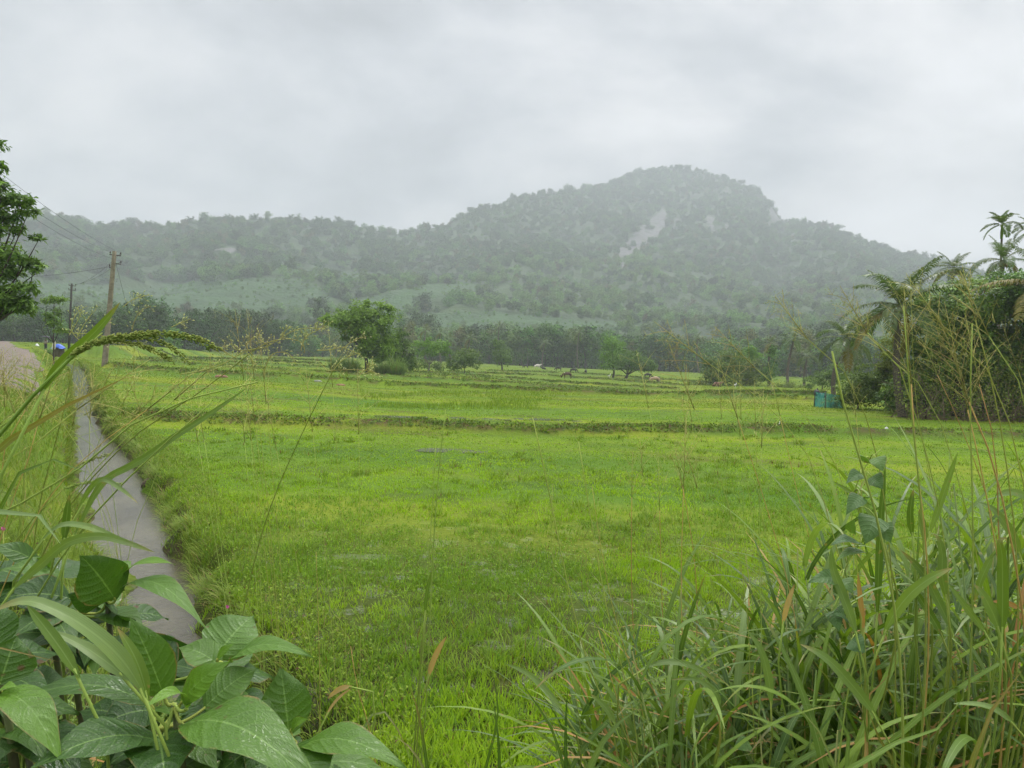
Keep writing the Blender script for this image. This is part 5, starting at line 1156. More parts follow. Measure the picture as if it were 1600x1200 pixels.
def panicle(br, sd, top, axis, L, nb, spread, rad=.00055, sl=.003, sw=.0013, per=16, grav=.25):
    """open airy seed head: fine branches along the top of a stem, dotted with spikelets"""
    axis = unit(np.asarray(axis, float)); ref = unit(np.cross(axis, rng.normal(size=3))); r2 = np.cross(axis, ref)
    tube(br, [top, top+axis*L*.5, top+axis*L], [rad*2, rad*1.5, rad*.8], 4, v=.3)
    for q in range(nb):
        f = (q+rng.random()*.6)/nb*.85; a = q*2.4+rng.random(); s = top+axis*L*f; d = unit(axis*(1.0-.2*spread)+(ref*math.cos(a)+r2*math.sin(a))*spread*(.6+.6*rng.random()))
        l_ = L*(.62-.35*f)*(.7+.5*rng.random()); e_ = s+d*l_-np.array([0, 0, grav*l_*.5*rng.random()]); m_ = (s+e_)/2+np.array([0, 0, grav*l_*.18])
        path = spline([s, m_, e_], 10); tube(br, path, np.linspace(rad, rad*.55, 10), 3, v=rng.random(), cap=False)
        n = max(3, int(per*(.6+.6*rng.random()))); u = .15+.85*rng.random(n); i = u*8.99; k = i.astype(int); c = path[k]+(path[np.minimum(k+1, 9)]-path[k])*(i-k)[:, None]
        o = unit(rng.normal(size=(n, 3))+np.array([0, 0, -.4])); hl = .006+.014*rng.random(n); seeds(sd, c+o*hl[:, None], o*.6+d, sl*(.7+.6*rng.random(n)), sw)
        for z in range(0, n, 2): br.add([c[z], c[z]+o[z]*hl[z], c[z]+o[z]*hl[z]+[rad, 0, 0], c[z]+[rad, 0, 0]], [(0, 1, 2, 3)], v=.5)
def root_at(px, d):
    p = at(px, 900, d); return np.array([p[0], p[1], float(land(p[0], p[1]))-.02])

# ---- broad-leaved shrubs in the near corner: (base, tip, width px, distance base/tip, camera weight, up weight, tint)
def shrub(label, foot, nodes, lst, dense=()):
    r0 = root_at(*foot); t = thing('broadleaf_shrub', r0, label, 'shrub', 'broad-leaved shrubs by the ditch'); mb = MB(); prev = r0
    for nd in nodes:
        p = at(*nd); mid = r0+(p-r0)*.55+np.array([.02, .05, .03]); tube(mb, spline([r0, mid, p], 12), np.linspace(.0085, .0042, 12), 7)
    mb.build('stem', WSTEM, t)
    N_ = [at(*n_) for n_ in nodes]
    lst = list(lst)
    for (nx, ny, nd_) in nodes:
        for z in range(7):
            a = z*.9+rng.random(); L = rng.uniform(70, 130)
            lst.append(((nx+18*math.cos(a), ny+40+22*math.sin(a)), (nx+L*1.2*math.cos(a), ny+50+L*.55*math.sin(a)), rng.uniform(40, 66), nd_+.05, nd_+.05-.10*math.sin(a), .4, .9, rng.choice([.06, .12, .3, .45])))
    for (b, tp, w, d0, d1, cm, up, v, *ar) in lst:
        B_, T_ = at(b[0], b[1], d0), at(tp[0], tp[1], d1); mb = MB()
        leafblade(mb, B_, T_, w*(d0+d1)/2/FPX, cm, up, *(ar or [.10]), v=np.clip(v+rng.normal()*.03, 0, 1))
        nn = min(N_, key=lambda q: np.linalg.norm(q-B_)); pe = spline([nn, (nn+B_)/2-np.array([0, 0, .006]), B_, B_+(T_-B_)*.04], 7)
        o = mb.build('leaf', BROAD, t); m2 = MB(); tube(m2, pe, np.linspace(.0026, .0018, 7), 6); m2.build('petiole', STEMG, o)
    return t
shrub('upper broad-leaved shrub whose leaves overlap the ditch water', (120, 1.15), [(168, 938, 1.08), (100, 950, 1.12), (60, 880, 1.18)],
      [((180, 936), (124, 855), 82, 1.06, 1.00, 1, .15, .32, .03), ((166, 940), (106, 922), 52, 1.09, 1.05, .6, -.5, .05), ((172, 940), (212, 962), 44, 1.09, 1.04, .7, -.5, .04), ((188, 908), (274, 867), 25, 1.08, 1.02, .5, .8, .97),
       ((190, 920), (326, 966), 44, 1.07, .98, .35, 1, .55, .16), ((112, 936), (-8, 928), 66, 1.12, 1.06, .6, .5, .08), ((60, 892), (88, 862), 30, 1.18, 1.15, 1, .2, .75), ((100, 958), (10, 992), 56, 1.12, 1.02, .5, .7, .15),
       ((96, 900), (-5, 884), 46, 1.16, 1.12, .4, .9, .45), ((175, 905), (206, 872), 30, 1.10, 1.14, .5, .8, .6), ((60, 880), (-20, 846), 34, 1.18, 1.14, .7, .5, .25), ((150, 960), (232, 985), 52, 1.1, 1.05, .3, 1, .35), ((70, 960), (120, 1010), 60, 1.13, 1.04, .5, .7, .2), ((40, 930), (90, 968), 50, 1.15, 1.1, .6, .6, .12)])
shrub('nearest broad-leaved shrub with fresh bright leaves at its tip', (290, .98), [(272, 1100, .88), (345, 1035, .97), (240, 1140, .9)],
      [((257, 1090), (203, 948), 70, .88, .86, 1, .2, .42, .05), ((283, 1098), (362, 1020), 48, .88, .86, .8, .5, .80, .06), ((292, 1108), (224, 1096), 34, .87, .80, .4, 1, .92, .22), ((236, 1102), (20, 1078), 54, .90, .86, .35, 1, .25, .14),
       ((336, 1030), (398, 952), 96, .98, 1.04, .55, .9, .50, .06), ((358, 1034), (490, 1010), 44, .97, .92, .45, 1, .55, .12), ((345, 1042), (276, 1004), 56, .97, .97, .6, .7, .55), ((318, 1108), (404, 1034), 74, .93, .96, .6, .8, .42, .05), ((340, 1030), (368, 1000), 14, .96, .95, .8, .5, .95),
       ((285, 1132), (510, 1216), 112, .86, .76, .45, 1, .50, .13), ((250, 1160), (30, 1190), 92, .86, .74, .35, 1, .10, .12), ((245, 1150), (262, 1230), 110, .88, .76, .4, 1, .08, .08), ((265, 1060), (192, 985), 80, .98, 1.02, .5, .6, .06), ((300, 1010), (190, 1002), 60, 1.02, 1.04, .8, -.4, .02),
       ((240, 1110), (150, 1130), 80, .95, .90, .5, .6, .06), ((260, 1120), (350, 1180), 80, .94, .9, .4, .8, .12), ((230, 1140), (120, 1100), 80, .96, .98, .5, .6, .08), ((300, 1120), (395, 1090), 60, .97, 1.0, .5, .8, .2)])
shrub('broad-leaved shrub nearest the field with one leaf pointing into the grass', (440, 1.05), [(462, 1160, .95), (420, 1150, .98)],
      [((452, 1150), (438, 1030), 80, .97, .99, 1, .25, .45, .03), ((440, 1146), (374, 1092), 56, .96, .95, .5, .9, .50), ((468, 1166), (642, 1186), 66, .94, .88, .4, 1, .52, .12), ((455, 1140), (482, 1118), 20, .95, .93, .8, .5, .95), ((460, 1165), (505, 1240), 90, .94, .85, .4, 1, .3), ((430, 1160), (330, 1210), 80, .98, .9, .4, .9, .15), ((440, 1160), (400, 1240), 90, .97, .88, .4, .9, .12)])
shrub('broad-leaved shrub at the frame corner with a drooping pale leaf', (10, .9), [(5, 1080, .82), (-10, 1010, .88), (40, 1150, .9)],
      [((-2, 1084), (102, 1184), 66, .82, .76, .45, 1, .68, .18), ((0, 1070), (26, 985), 84, .86, .88, 1, .2, .30, .04), ((-5, 1085), (30, 1068), 20, .82, .80, .6, .7, .95), ((-10, 1020), (-30, 930), 80, .9, .92, .8, .4, .2), ((10, 1100), (90, 1120), 80, .94, .92, .5, .6, .05), ((20, 1140), (-40, 1200), 100, .86, .8, .4, 1, .1), ((40, 1150), (130, 1210), 90, .88, .8, .4, .9, .06), ((30, 1090), (110, 1060), 80, .98, 1.0, .5, .6, .07), ((30, 1150), (60, 1090), 80, .98, 1.0, .7, .5, .04)])

# ---- hero grass: tussocks with single broad blades
def tussock(label, root, straps, stems=(), filler=0, fh=1.0, mat=GUIN, name='grass_tussock', group='tall grass tussocks at the verge', fw=.016, fspread=.10, bend=(.5, 1.9), lean=.35):
    t = thing(name, root, label, 'grass', group)
    for (pts, w, v, *mt) in straps:
        d = pts[0][2]; inside = pts[0][1] < 1150 and pts[0][0] > 0; rj = root+np.array([rng.normal()*.05, rng.normal()*.04, 0])
        mb = MB(); strap(mb, pts, w*d/FPX, None if inside else rj, v, w0=.10 if inside else .75)
        o = mb.build('blade', mt[0] if mt else mat, t)
        if inside:
            p0 = at(*pts[0]); p1 = at(*pts[1]); m2 = MB(); tube(m2, spline([rj, rj+(p0-rj)*.6, p0, p0+(p1-p0)*.25], 14), np.linspace(.0030, .0018, 14), 6, v=.3); m2.build('sheath', STEMG, o)
    if filler:   # culms with strap leaves leaving them at every height
        nc = max(3, filler//9); ac_ = rng.random(nc)*6.283; rc_ = fspread*np.sqrt(rng.random(nc)); B0 = np.stack([root[0]+rc_*np.cos(ac_), root[1]+rc_*np.sin(ac_), np.full(nc, root[2]-.02)], 1)
        hc = fh*(.55+.42*rng.random(nc)); ln_ = lean*.8*rng.random(nc); tilt = np.stack([np.sin(ln_)*np.cos(ac_), np.sin(ln_)*np.sin(ac_), np.cos(ln_)], 1)
        k_ = rng.integers(0, nc, filler); u_ = .12+.85*rng.random(filler)**.8; P_ = B0[k_]+tilt[k_]*(hc[k_]*u_)[:, None]
        ll = np.minimum(fh*.75, rng.uniform(.26, .58, filler))*np.where(u_ > .85, .8, 1); mb = MB()
        ribbons(mb, P_, rng.random(filler)*6.283, .12+.50*rng.random(filler), bend[0]+(bend[1]-bend[0])*rng.random(filler), ll, fw*(.7+.75*rng.random(filler)), 9, np.clip(rng.random(filler)*.9, 0, 1), twist=rng.normal(size=filler)*.55)
        for c in range(nc): tube(mb, [B0[c], B0[c]+tilt[c]*hc[c]*.5, B0[c]+tilt[c]*hc[c]], [.0032, .0026, .0014], 5, v=.6)
        mb.build('foliage', mat, t)
        nd = max(3, filler//6); a = rng.random(nd)*6.28; mb = MB(); P_ = np.stack([root[0]+.09*np.cos(a), root[1]+.09*np.sin(a), np.full(nd, root[2])+fh*.6*rng.random(nd)], 1)
        ribbons(mb, P_, a, .2+.6*rng.random(nd), .6+1.6*rng.random(nd), np.minimum(.5, fh*(.3+.4*rng.random(nd))), .010, 6, rng.random(nd)); mb.build('dry_foliage', DRYB, t)
    for st in stems:
        pts, r_, v = st[:3]; pan = st[3] if len(st) > 3 else None
        P_ = spline([root+np.array([rng.normal()*.04, rng.normal()*.04, 0])]+[at(*p) for p in pts], 20); mb = MB(); tube(mb, P_, np.linspace(r_*1.15, r_*.5, 20), 6, v=v); so_ = mb.build('stem', STEMG, t)
        if pan:
            br, sd = MB(), MB(); ax = P_[-1]-P_[-3]; L, nb, sp = pan[:3]
            panicle(br, sd, P_[-1], ax, L, nb, sp, per=pan[3] if len(pan) > 3 else 14); br.build('panicle', PANB, so_); sd.build('spikelets', SEED, so_)['kind'] = 'stuff'
    return t
q = lambda L, d, dd=0.0: [(a, b, d+dd*k/max(1, len(L)-1)) for k, (a, b) in enumerate(L)]
# left: giant blade, flowering culm with drooping seed head
rt = root_at(-60, .98)
t = tussock('tall grass with one drooping three-fingered seed head arching over the ditch', rt,
        [(q([(-25, 722), (50, 662), (120, 626), (196, 590)], .92, .06), 24, .45), (q([(60, 622), (97, 566), (145, 522), (188, 472)], .90, .03), 15, .55), (q([(0, 796), (30, 740), (54, 716), (84, 718), (112, 728), (146, 743)], 1.05, -.05), 15, .35), (q([(-20, 800), (36, 803), (74, 811), (92, 830), (95, 850)], 1.0, -.06), 28, .6, GUINB)],
        [(q([(-30, 715), (40, 632), (97, 568), (125, 545)], .90, .0), .0042, .02), (q([(-40, 690), (40, 640), (97, 570), (140, 535), (160, 520)], .95, 0), .0018, .5), (q([(-60, 830), (0, 803), (120, 735), (240, 642), (330, 614), (402, 597)], 1.0, .05), .0022, .35), (q([(-60, 790), (0, 720), (60, 690), (120, 640)], 1.1), .0016, .7, (.14, 9, .8))], 24, .95)
so_ = [c for c in t.children if c.name.startswith('stem')][0]
for pth in ([(110, 556), (140, 537), (200, 523), (270, 521), (312, 530), (346, 548)], [(112, 554), (150, 534), (215, 528), (262, 539), (296, 568)], [(115, 553), (150, 536), (205, 536), (242, 548), (273, 567)], [(105, 560), (130, 545), (180, 530), (240, 524), (300, 530), (330, 545)]):
    mb = MB(); raceme(mb, [at(a, b, .9) for a, b in pth], 1500, .0052, .0026); mb.build('seed_head', SEED, so_)
rt = root_at(60, 1.25)
tussock('arching grass with long pale stems leaning across the ditch', rt,
        [(q([(112, 845), (130, 808), (148, 772), (166, 748), (200, 730), (240, 706), (270, 684), (308, 660), (386, 606)], 1.1, .05), 11, .6, GUINB), (q([(100, 850), (104, 810), (108, 773)], 1.1), 11, .3), (q([(120, 800), (162, 749), (186, 762), (216, 787)], 1.1, -.04), 8, .6, GUINB),
         (q([(60, 850), (96, 821), (132, 822), (190, 845), (242, 863)], 1.05, -.06), 11, .75, GUINB), (q([(10, 930), (60, 885), (110, 846), (155, 838), (205, 850), (240, 862)], 1.0), 14, .7, GUINB)],
        [(q([(90, 880), (128, 826), (180, 768), (268, 684), (330, 630)], 1.08), .0022, .3), (q([(60, 850), (110, 780), (190, 690), (272, 625)], 1.15), .0013, .7, (.10, 8, .7)), (q([(40, 840), (80, 770), (150, 700), (230, 640)], 1.2), .0013, .85, (.12, 8, .7))], 20, .75)
rt = root_at(150, 1.0)
tussock('pale folded grass blades crossing in front of the broad leaves', rt,
        [(q([(228, 1090), (190, 1030), (140, 985), (90, 955), (40, 939), (-14, 957)], .80, -.04), 26, .75, GUINB), (q([(232, 1095), (212, 1030), (184, 982)], .82), 19, .5), (q([(125, 1060), (85, 1000), (42, 945)], .82), 20, .4), (q([(205, 1065), (130, 1010), (78, 985)], .84), 19, .6, GUINB), (q([(-30, 1008), (30, 1018), (92, 1034)], .78), 12, .2)])
# slender seed spikes over the water
rt = root_at(30, 1.35)
t = tussock('grass with two slender green seed spikes hanging over the ditch water', rt, [], [(q([(60, 800), (85, 772), (100, 764)], 1.25), .0018, .2), (q([(70, 790), (100, 742), (122, 727)], 1.3), .0018, .2), (q([(20, 780), (50, 700), (60, 660)], 1.3), .0012, .9, (.12, 8, .8)), (q([(0, 760), (10, 690), (40, 640)], 1.35), .0012, .9, (.12, 8, .8))], 40, .62, fw=.009)
ss_ = [c for c in t.children if c.name.startswith('stem')]
for s0, pth in zip(ss_, ([(100, 764), (120, 758), (150, 752), (190, 757)], [(122, 727), (144, 718), (172, 710)])):
    mb = MB(); raceme(mb, [at(a, b, 1.28) for a, b in pth], 900, .0045, .0024); mb.build('seed_head', SEED, s0)
for k in range(9):
    px = -120+34*k; d = 1.5+.75*((k*37) % 10)/10; rt = root_at(px, d); dry = k % 3
    tussock('thin seeding grass of the verge between the ditch and the dirt path', rt, [], [([(px+rng.normal()*30+40*f, 900-(230+60*rng.random())*f, d) for f in (.3, .7, 1)], .0011, .2+.5*rng.random(), (.13, 9, .8)) for _ in range(3)], 60, .55+.1*(k % 3), name='verge_grass', group='thin grass tufts of the verge', fw=.007, mat=GUIN)

# ---- airy seed heads hanging before the field
rt = root_at(120, 1.5)
t = thing('airy_grass', rt, 'airy grass whose pale dotted sprays float before the lone tree', 'grass', 'airy flowering grasses')
def arc(t, pts, d, ns, mats=(PANB, SEEDP), r_=.0008, sl=.0050, sw=.0026, base=None, skip=.25):
    P_ = spline([at(a, b, d) for a, b in pts], 26); br, sd = MB(), MB(); tube(br, P_, np.linspace(r_, r_*.6, 26), 4, v=.3)
    u = skip+(1-skip)*rng.random(ns); i = u*24.9; k = i.astype(int); c = P_[k]; o = unit(rng.normal(size=(ns, 3))+np.array([0, 0, .3])); hl = .004+.010*rng.random(ns)
    seeds(sd, c+o*hl[:, None], o+unit(P_[k+1]-P_[k]), sl*(.6+.7*rng.random(ns)), sw)
    for z in range(ns): br.add([c[z], c[z]+o[z]*hl[z], c[z]+o[z]*hl[z]+[.0005, 0, 0], c[z]+[.0005, 0, 0]], [(0, 1, 2, 3)], v=.5)
    s_ = br.build('stem', mats[0], t); sd.build('spikelets', mats[1], s_)['kind'] = 'stuff'
z3 = lambda L: [(320+a/4, 430+b/4) for a, b in L]
mb = MB(); tube(mb, spline([rt, at(90, 820, 1.4), at(200, 690, 1.3), at(330, 600, 1.2), at(400, 545, 1.15)], 24), np.linspace(.002, .0009, 24), 6, v=.4); mb.build('culm', STEMG, t)
for L, ns in [([(-150, 620), (100, 560), (250, 480), (400, 440), (480, 390), (560, 345), (600, 335), (750, 338)], 46), ([(320, 460), (450, 405), (540, 400), (610, 425), (625, 490)], 26), ([(600, 470), (640, 380), (700, 345), (755, 322)], 34), ([(370, 640), (385, 560), (430, 490), (520, 490), (570, 560)], 20), ([(320, 460), (170, 440), (165, 400)], 12), ([(300, 500), (260, 430), (310, 390), (345, 365)], 20), ([(400, 440), (350, 410), (330, 400), (345, 360)], 14), ([(480, 390), (500, 350), (545, 320)], 8), ([(200, 520), (130, 480), (100, 455), (140, 500)], 10), ([(260, 480), (300, 560), (280, 590)], 8)]:
    arc(t, z3(L), 1.15, ns)
t = thing('airy_grass', root_at(330, 1.7), 'airy grass with sparse cream sprays just left of the reed clumps', 'grass', 'airy flowering grasses')
mb = MB(); tube(mb, spline([root_at(330, 1.7), at(420, 800, 1.5), at(490, 640, 1.3), at(520, 580, 1.2)], 24), np.linspace(.0018, .0007, 24), 6, v=.4); mb.build('culm', STEMG, t)
for L, ns in [([(800, 600), (850, 540), (920, 500), (975, 488)], 30), ([(760, 600), (860, 592), (960, 592), (1055, 605)], 26), ([(960, 620), (1010, 590), (1060, 555)], 18), ([(850, 470), (900, 430), (950, 400), (1010, 385)], 16), ([(700, 470), (790, 465), (860, 450), (910, 470), (970, 495)], 26), ([(1000, 615), (1050, 605), (1090, 625)], 12)]:
    arc(t, z3(L), 1.2, ns, skip=.05)
z1 = lambda L: [(a/5, 440+b/5) for a, b in L]
t = thing('airy_grass', root_at(100, 1.6), 'airy grass with pale dotted sprays in front of the concrete pole', 'grass', 'airy flowering grasses')
mb = MB(); tube(mb, spline([root_at(100, 1.6), at(60, 800, 1.5), at(100, 640, 1.35), at(118, 560, 1.3)], 24), np.linspace(.0018, .0007, 24), 6, v=.5); mb.build('culm', STEMG, t)
for L, ns in [([(540, 420), (580, 350), (620, 280), (640, 220)], 14), ([(600, 440), (660, 330), (720, 250), (750, 220)], 12), ([(1030, 390), (1050, 310), (1100, 230), (1180, 190)], 18), ([(960, 200), (1040, 140), (1120, 115), (1170, 105)], 20), ([(1340, 355), (1420, 320), (1490, 290)], 14), ([(560, 400), (700, 400), (800, 340), (880, 290)], 24), ([(640, 480), (760, 420), (860, 440), (960, 480), (1000, 530)], 26), ([(620, 460), (560, 380), (600, 250), (680, 190)], 20), ([(700, 470), (900, 480), (1060, 500), (1180, 520)], 26)]:
    arc(t, z1(L), 1.3, ns, skip=.1)
# brownish specks of seeding grass lower down
for k, (px, py, d, lb) in enumerate([(420, 640, 1.6, 'fine seeding grass with dark specks above the first ridge, ditch side'), (370, 690, 1.7, 'fine seeding grass with dark specks hanging over the ditch bank'), (500, 650, 1.7, 'fine seeding grass with dark specks below the airy cream sprays'), (1120, 660, 1.9, 'fine brownish seeding grass hazing the first ridge near the tall clump')]):
    rt = root_at(px+40, d); t = thing('fine_grass', rt, lb, 'grass', 'fine seeding grasses'); br, sd = MB(), MB(); st = MB()
    for _ in range(4):
        tp = at(px+rng.normal()*40, py+rng.normal()*25, d); P_ = spline([rt, (rt+tp)/2+np.array([.03, 0, .05]), tp], 14); tube(st, P_, np.linspace(.0012, .0005, 14), 5, v=.6)
        panicle(br, sd, tp, P_[-1]-P_[-3], .16, 11, 1.1, rad=.0004, sl=.0035, sw=.0014, per=9)
    so_ = st.build('stem', STEMG, t); br.build('panicle', PANB, t); sd.build('spikelets', plainmat('dark_seed', (.11, .085, .03), .7, .2), t)['kind'] = 'stuff'
# ------------------------------------------------------------------ the tall grass mass in the near right corner
z7 = lambda L: [(1200+a/4, 700+b/4) for a, b in L]
z8 = lambda L: [(1000+a/2.143, 640+b/2.143) for a, b in L]
z6 = lambda L: [(600+a/4, 900+b/4) for a, b in L]
zz = lambda L: [(1300+a/5.333, 440+b/5.333) for a, b in L]
env = lambda px: np.interp(px, [800, 900, 1000, 1100, 1200, 1300, 1400, 1480, 1600, 1750], [1260, 1215, 1150, 1020, 905, 835, 795, 735, 685, 650])
HERO = {
 'wet tussock with grey-green blades arching at the near edge of the tall grass': (1130, 1.45, [(q(z8([(0, 870), (100, 845), (200, 870), (262, 922)]), 1.35), 9, .7, GUINB), (q(z8([(440, 1000), (430, 900), (400, 800), (355, 735)]), 1.4), 13, .7, GUINB), (q(z8([(200, 1080), (260, 960), (190, 905), (105, 905)]), 1.4), 8, .6, GUINB), (q(z8([(250, 1190), (270, 1050), (230, 960)]), 1.4), 9, .3)]),
 'tussock whose broad blades bend over the frame bottom below the vine': (1290, 1.30, [(q(z8([(650, 1195), (620, 1110), (570, 1040), (525, 988)]), 1.1), 12, .6, GUINB), (q(z8([(692, 1180), (690, 1050), (650, 1000), (540, 985)]), 1.15), 13, .65, GUINB), (q(z8([(800, 1040), (700, 910), (620, 830), (535, 785)]), 1.1), 16, .7, GUINB), (q(z8([(720, 1195), (850, 1120), (980, 1080), (1090, 958)]), 1.0), 17, .6), (q(z8([(860, 1195), (800, 1100), (760, 1000)]), 1.15), 14, .2), (q(z8([(760, 1100), (765, 960), (840, 885)]), 1.25), 10, .9, DRYB)]),
 'tall tussock behind the heart-leaved vine with two long crossing blades': (1345, 1.45, [(q(z7([(560, 1190), (500, 1010), (440, 850), (412, 770), (395, 618)]), 1.2), 15, .65, GUINB), (q(z7([(720, 1170), (800, 1020), (900, 900), (1020, 810), (1155, 748)]), 1.2), 17, .75), (q(z7([(740, 620), (700, 520), (620, 380), (520, 280), (400, 208)]), 1.3), 9, .7, GUINB), (q(z7([(680, 1100), (690, 800), (700, 560), (735, 100)]), 1.35), 11, .25), (q(z7([(600, 1170), (580, 980), (562, 780)]), 1.35), 8, .4, DRYB), (q(z7([(90, 1110), (120, 980), (168, 850)]), 1.4), 8, .95, DRYB)]),
 'tussock with one knife-like upright blade standing clear of the mass': (1450, 1.45, [(q(z7([(1000, 560), (1060, 400), (1120, 220), (1186, 25)]), 1.3), 10, .8), (q(z7([(905, 560), (890, 420), (910, 258)]), 1.35), 10, .25), (q(z7([(985, 600), (965, 480), (945, 380)]), 1.35), 11, .6, GUINB), (q(z7([(1120, 950), (1090, 800), (1085, 640), (1060, 560), (1028, 533)]), 1.25), 13, .5, GUINB), (q(z7([(1380, 1180), (1250, 1010), (1118, 838)]), 1.2), 10, .7, GUINB), (q(z7([(1170, 1190), (1060, 950), (960, 770), (830, 640)]), 1.3), 14, .45, GUINB), (q(z7([(1100, 1190), (1000, 1020), (900, 860)]), 1.3), 13, .3)]),
 'tussock with one broad wet blade snapped over at its top': (1575, 1.35, [(q(z7([(1462, 1190), (1466, 900), (1462, 660), (1456, 572), (1480, 560), (1495, 600)]), 1.2), 16, .5), (q(z7([(1450, 1150), (1390, 1000), (1330, 900), (1285, 852)]), 1.2), 16, .7, GUINB), (q(z8([(1110, 1190), (1150, 1060), (1282, 870)]), .95), 19, .45), (q(z8([(1262, 1060), (1180, 1000), (1048, 985)]), 1.1), 10, .75, GUINB), (q(z7([(1590, 700), (1500, 500), (1400, 380), (1300, 335)]), 1.3), 13, .6, GUINB), (q(z7([(1660, 420), (1600, 300), (1500, 275), (1420, 300)]), 1.3), 12, .8, GUINB), (q(z7([(1420, 640), (1330, 830), (1290, 960)]), 1.25), 11, .7), (q(z7([(1580, 1010), (1480, 965), (1400, 960)]), 1.3), 8, .2, DRYB)])}
def tall_stem(pts, r_, v, *pan): return (pts, r_, v, pan) if pan else (pts, r_, v)
STEMS = [
 [tall_stem(q([(1190, 1000), (1186, 860), (1190, 700)], 1.5), .0014, .5, .12, 9, .6), tall_stem(q([(1160, 900), (1130, 760), (1085, 640)], 1.6), .0012, .6, .16, 10, .9)],
 [tall_stem(q(zz([(240, 1500), (170, 1290), (0, 580)][::1]), 1.15), .0030, .55), tall_stem(q([(1330, 950), (1300, 830), (1250, 690), (1170, 610), (1110, 570)], 1.4), .0013, .7, .14, 9, .8), tall_stem(q([(1340, 900), (1320, 760), (1250, 640), (1180, 575)], 1.45), .0013, .75, .12, 9, .8)],
 [tall_stem(q([(1390, 860), (1372, 720), (1330, 600), (1290, 545), (1262, 530)], 1.3), .0015, .5, .10, 9, .7), tall_stem(q([(1440, 800), (1424, 640), (1412, 478)], 1.2), .0022, .45), tall_stem(q([(1460, 760), (1420, 620), (1385, 540), (1355, 520)], 1.3), .0016, .6, .10, 8, .7), tall_stem(q([(1445, 830), (1430, 700), (1424, 600)], 1.25), .0019, .92, .17, 16, .62, 10)],
 [tall_stem(q([(1520, 800), (1516, 640), (1519, 505)], 1.2), .0022, .5), tall_stem(q([(1585, 872), (1540, 690), (1514, 628)], 1.2), .0024, .98, .16, 22, .75, 10), tall_stem(q([(1560, 880), (1530, 720), (1512, 640)], 1.22), .0018, .97, .19, 18, .8, 10), tall_stem(q([(1580, 780), (1548, 590), (1524, 500)], 1.25), .0018, .6, .10, 8, .7), tall_stem(q([(1500, 760), (1460, 640), (1428, 590), (1380, 550)], 1.35), .0015, .7, .12, 9, .8)],
 [tall_stem(q([(1600, 760), (1570, 640), (1530, 560), (1480, 520)], 1.2), .0016, .7, .12, 9, .8), tall_stem(q([(1625, 760), (1604, 640), (1580, 570), (1545, 525)], 1.2), .0016, .6, .12, 9, .8), tall_stem(q([(1560, 820), (1553, 690), (1530, 600)], 1.3), .0015, .9, .13, 10, .9)]]
for (lb, (px, d, st)), sm in zip(HERO.items(), STEMS):
    rt = root_at(px, d+.12); top = at(px, env(px)+30, d)[2]
    tussock(lb, rt, st, sm, 80, max(.5, top-rt[2]), fw=.0135, fspread=.13, bend=(.5, 2.1))
# the mass behind and between
pos = [(990, 2.0, .9), (1040, 2.35, .9), (1060, 1.7, 1), (1110, 2.2, 1), (1150, 1.75, 1), (1195, 2.3, 1), (1235, 1.65, 1), (1270, 2.15, 1), (1320, 1.8, 1), (1355, 2.4, 1), (1400, 1.75, 1), (1440, 2.2, 1), (1500, 1.65, 1), (1530, 2.1, 1), (1590, 1.75, 1), (1630, 2.3, 1), (1680, 1.6, 1), (1700, 2.1, 1)]
for k, (px, d, f) in enumerate(pos):
    rt = root_at(px, d); top = at(px, env(px)-15+45*((k*7) % 5-2)/2, d)[2]; fh = max(.35, (top-rt[2]))
    st = []
    for _ in range(1+(k % 2) if px < 1250 else (k % 2)):
        tx = px+rng.normal()*30-40; ty = np.interp(px, [850, 1100, 1300, 1450, 1600], [880, 740, 640, 560, 530])+rng.normal()*45
        a_ = at(px, 1100, d); st.append(([(px+rng.normal()*12, (env(px)+ty)/2+150, d), (px+(tx-px)*.55, (env(px)+ty)/2, d), (tx, ty, d)], .0013+.0005*rng.random(), .35+.65*rng.random(), (.11+.09*rng.random(), 9, .75, 8)))
    tussock('tall guinea grass tussock packed into the wet grass mass of the near corner', rt, [], st, 125, fh, GUIN if k % 4 else GUINB, group='tussocks of the near grass mass', fw=.013 if d < 2 else .012, fspread=.17, bend=(.4, 1.9), lean=.35)
# blades along the frame bottom in the middle
rt = root_at(900, 1.75)
tussock('sparse tussock of grey-green blades at the middle of the frame bottom', rt, [(q(z6([(1290, 1190), (1400, 990), (1500, 890), (1600, 818)]), 1.35), 19, .6, GUINB), (q(z6([(1130, 860), (1000, 700), (900, 612), (758, 548)]), 1.5), 9, .7, GUINB), (q(z6([(1120, 1180), (1030, 920), (930, 770), (820, 618)]), 1.5), 7, .25), (q(z6([(1450, 940), (1390, 830), (1290, 738)]), 1.5), 10, .7, GUINB), (q(z6([(1138, 1190), (1135, 940), (1152, 668)]), 1.5), 9, .05), (q(z6([(1500, 1180), (1250, 1010), (1058, 898)]), 1.4), 11, .5), (q(z6([(1600, 770), (1500, 690), (1420, 610)]), 1.6), 5, .3, DRYB)],
        [(q([(960, 1150), (910, 1010), (880, 880), (852, 740), (832, 652)], 1.6), .0022, .6), (q([(992, 1130), (950, 960), (925, 820), (904, 690)], 1.6), .0022, .7), (q([(902, 1100), (872, 950), (862, 850), (864, 755)], 1.65), .0012, .5), (q([(1000, 1090), (965, 980), (940, 860), (925, 760)], 1.7), .0014, .8), (q([(985, 1165), (955, 1060), (935, 985)], 1.6), .0018, .95)], 26, .55, fw=.009)
rt = root_at(665, 1.8)
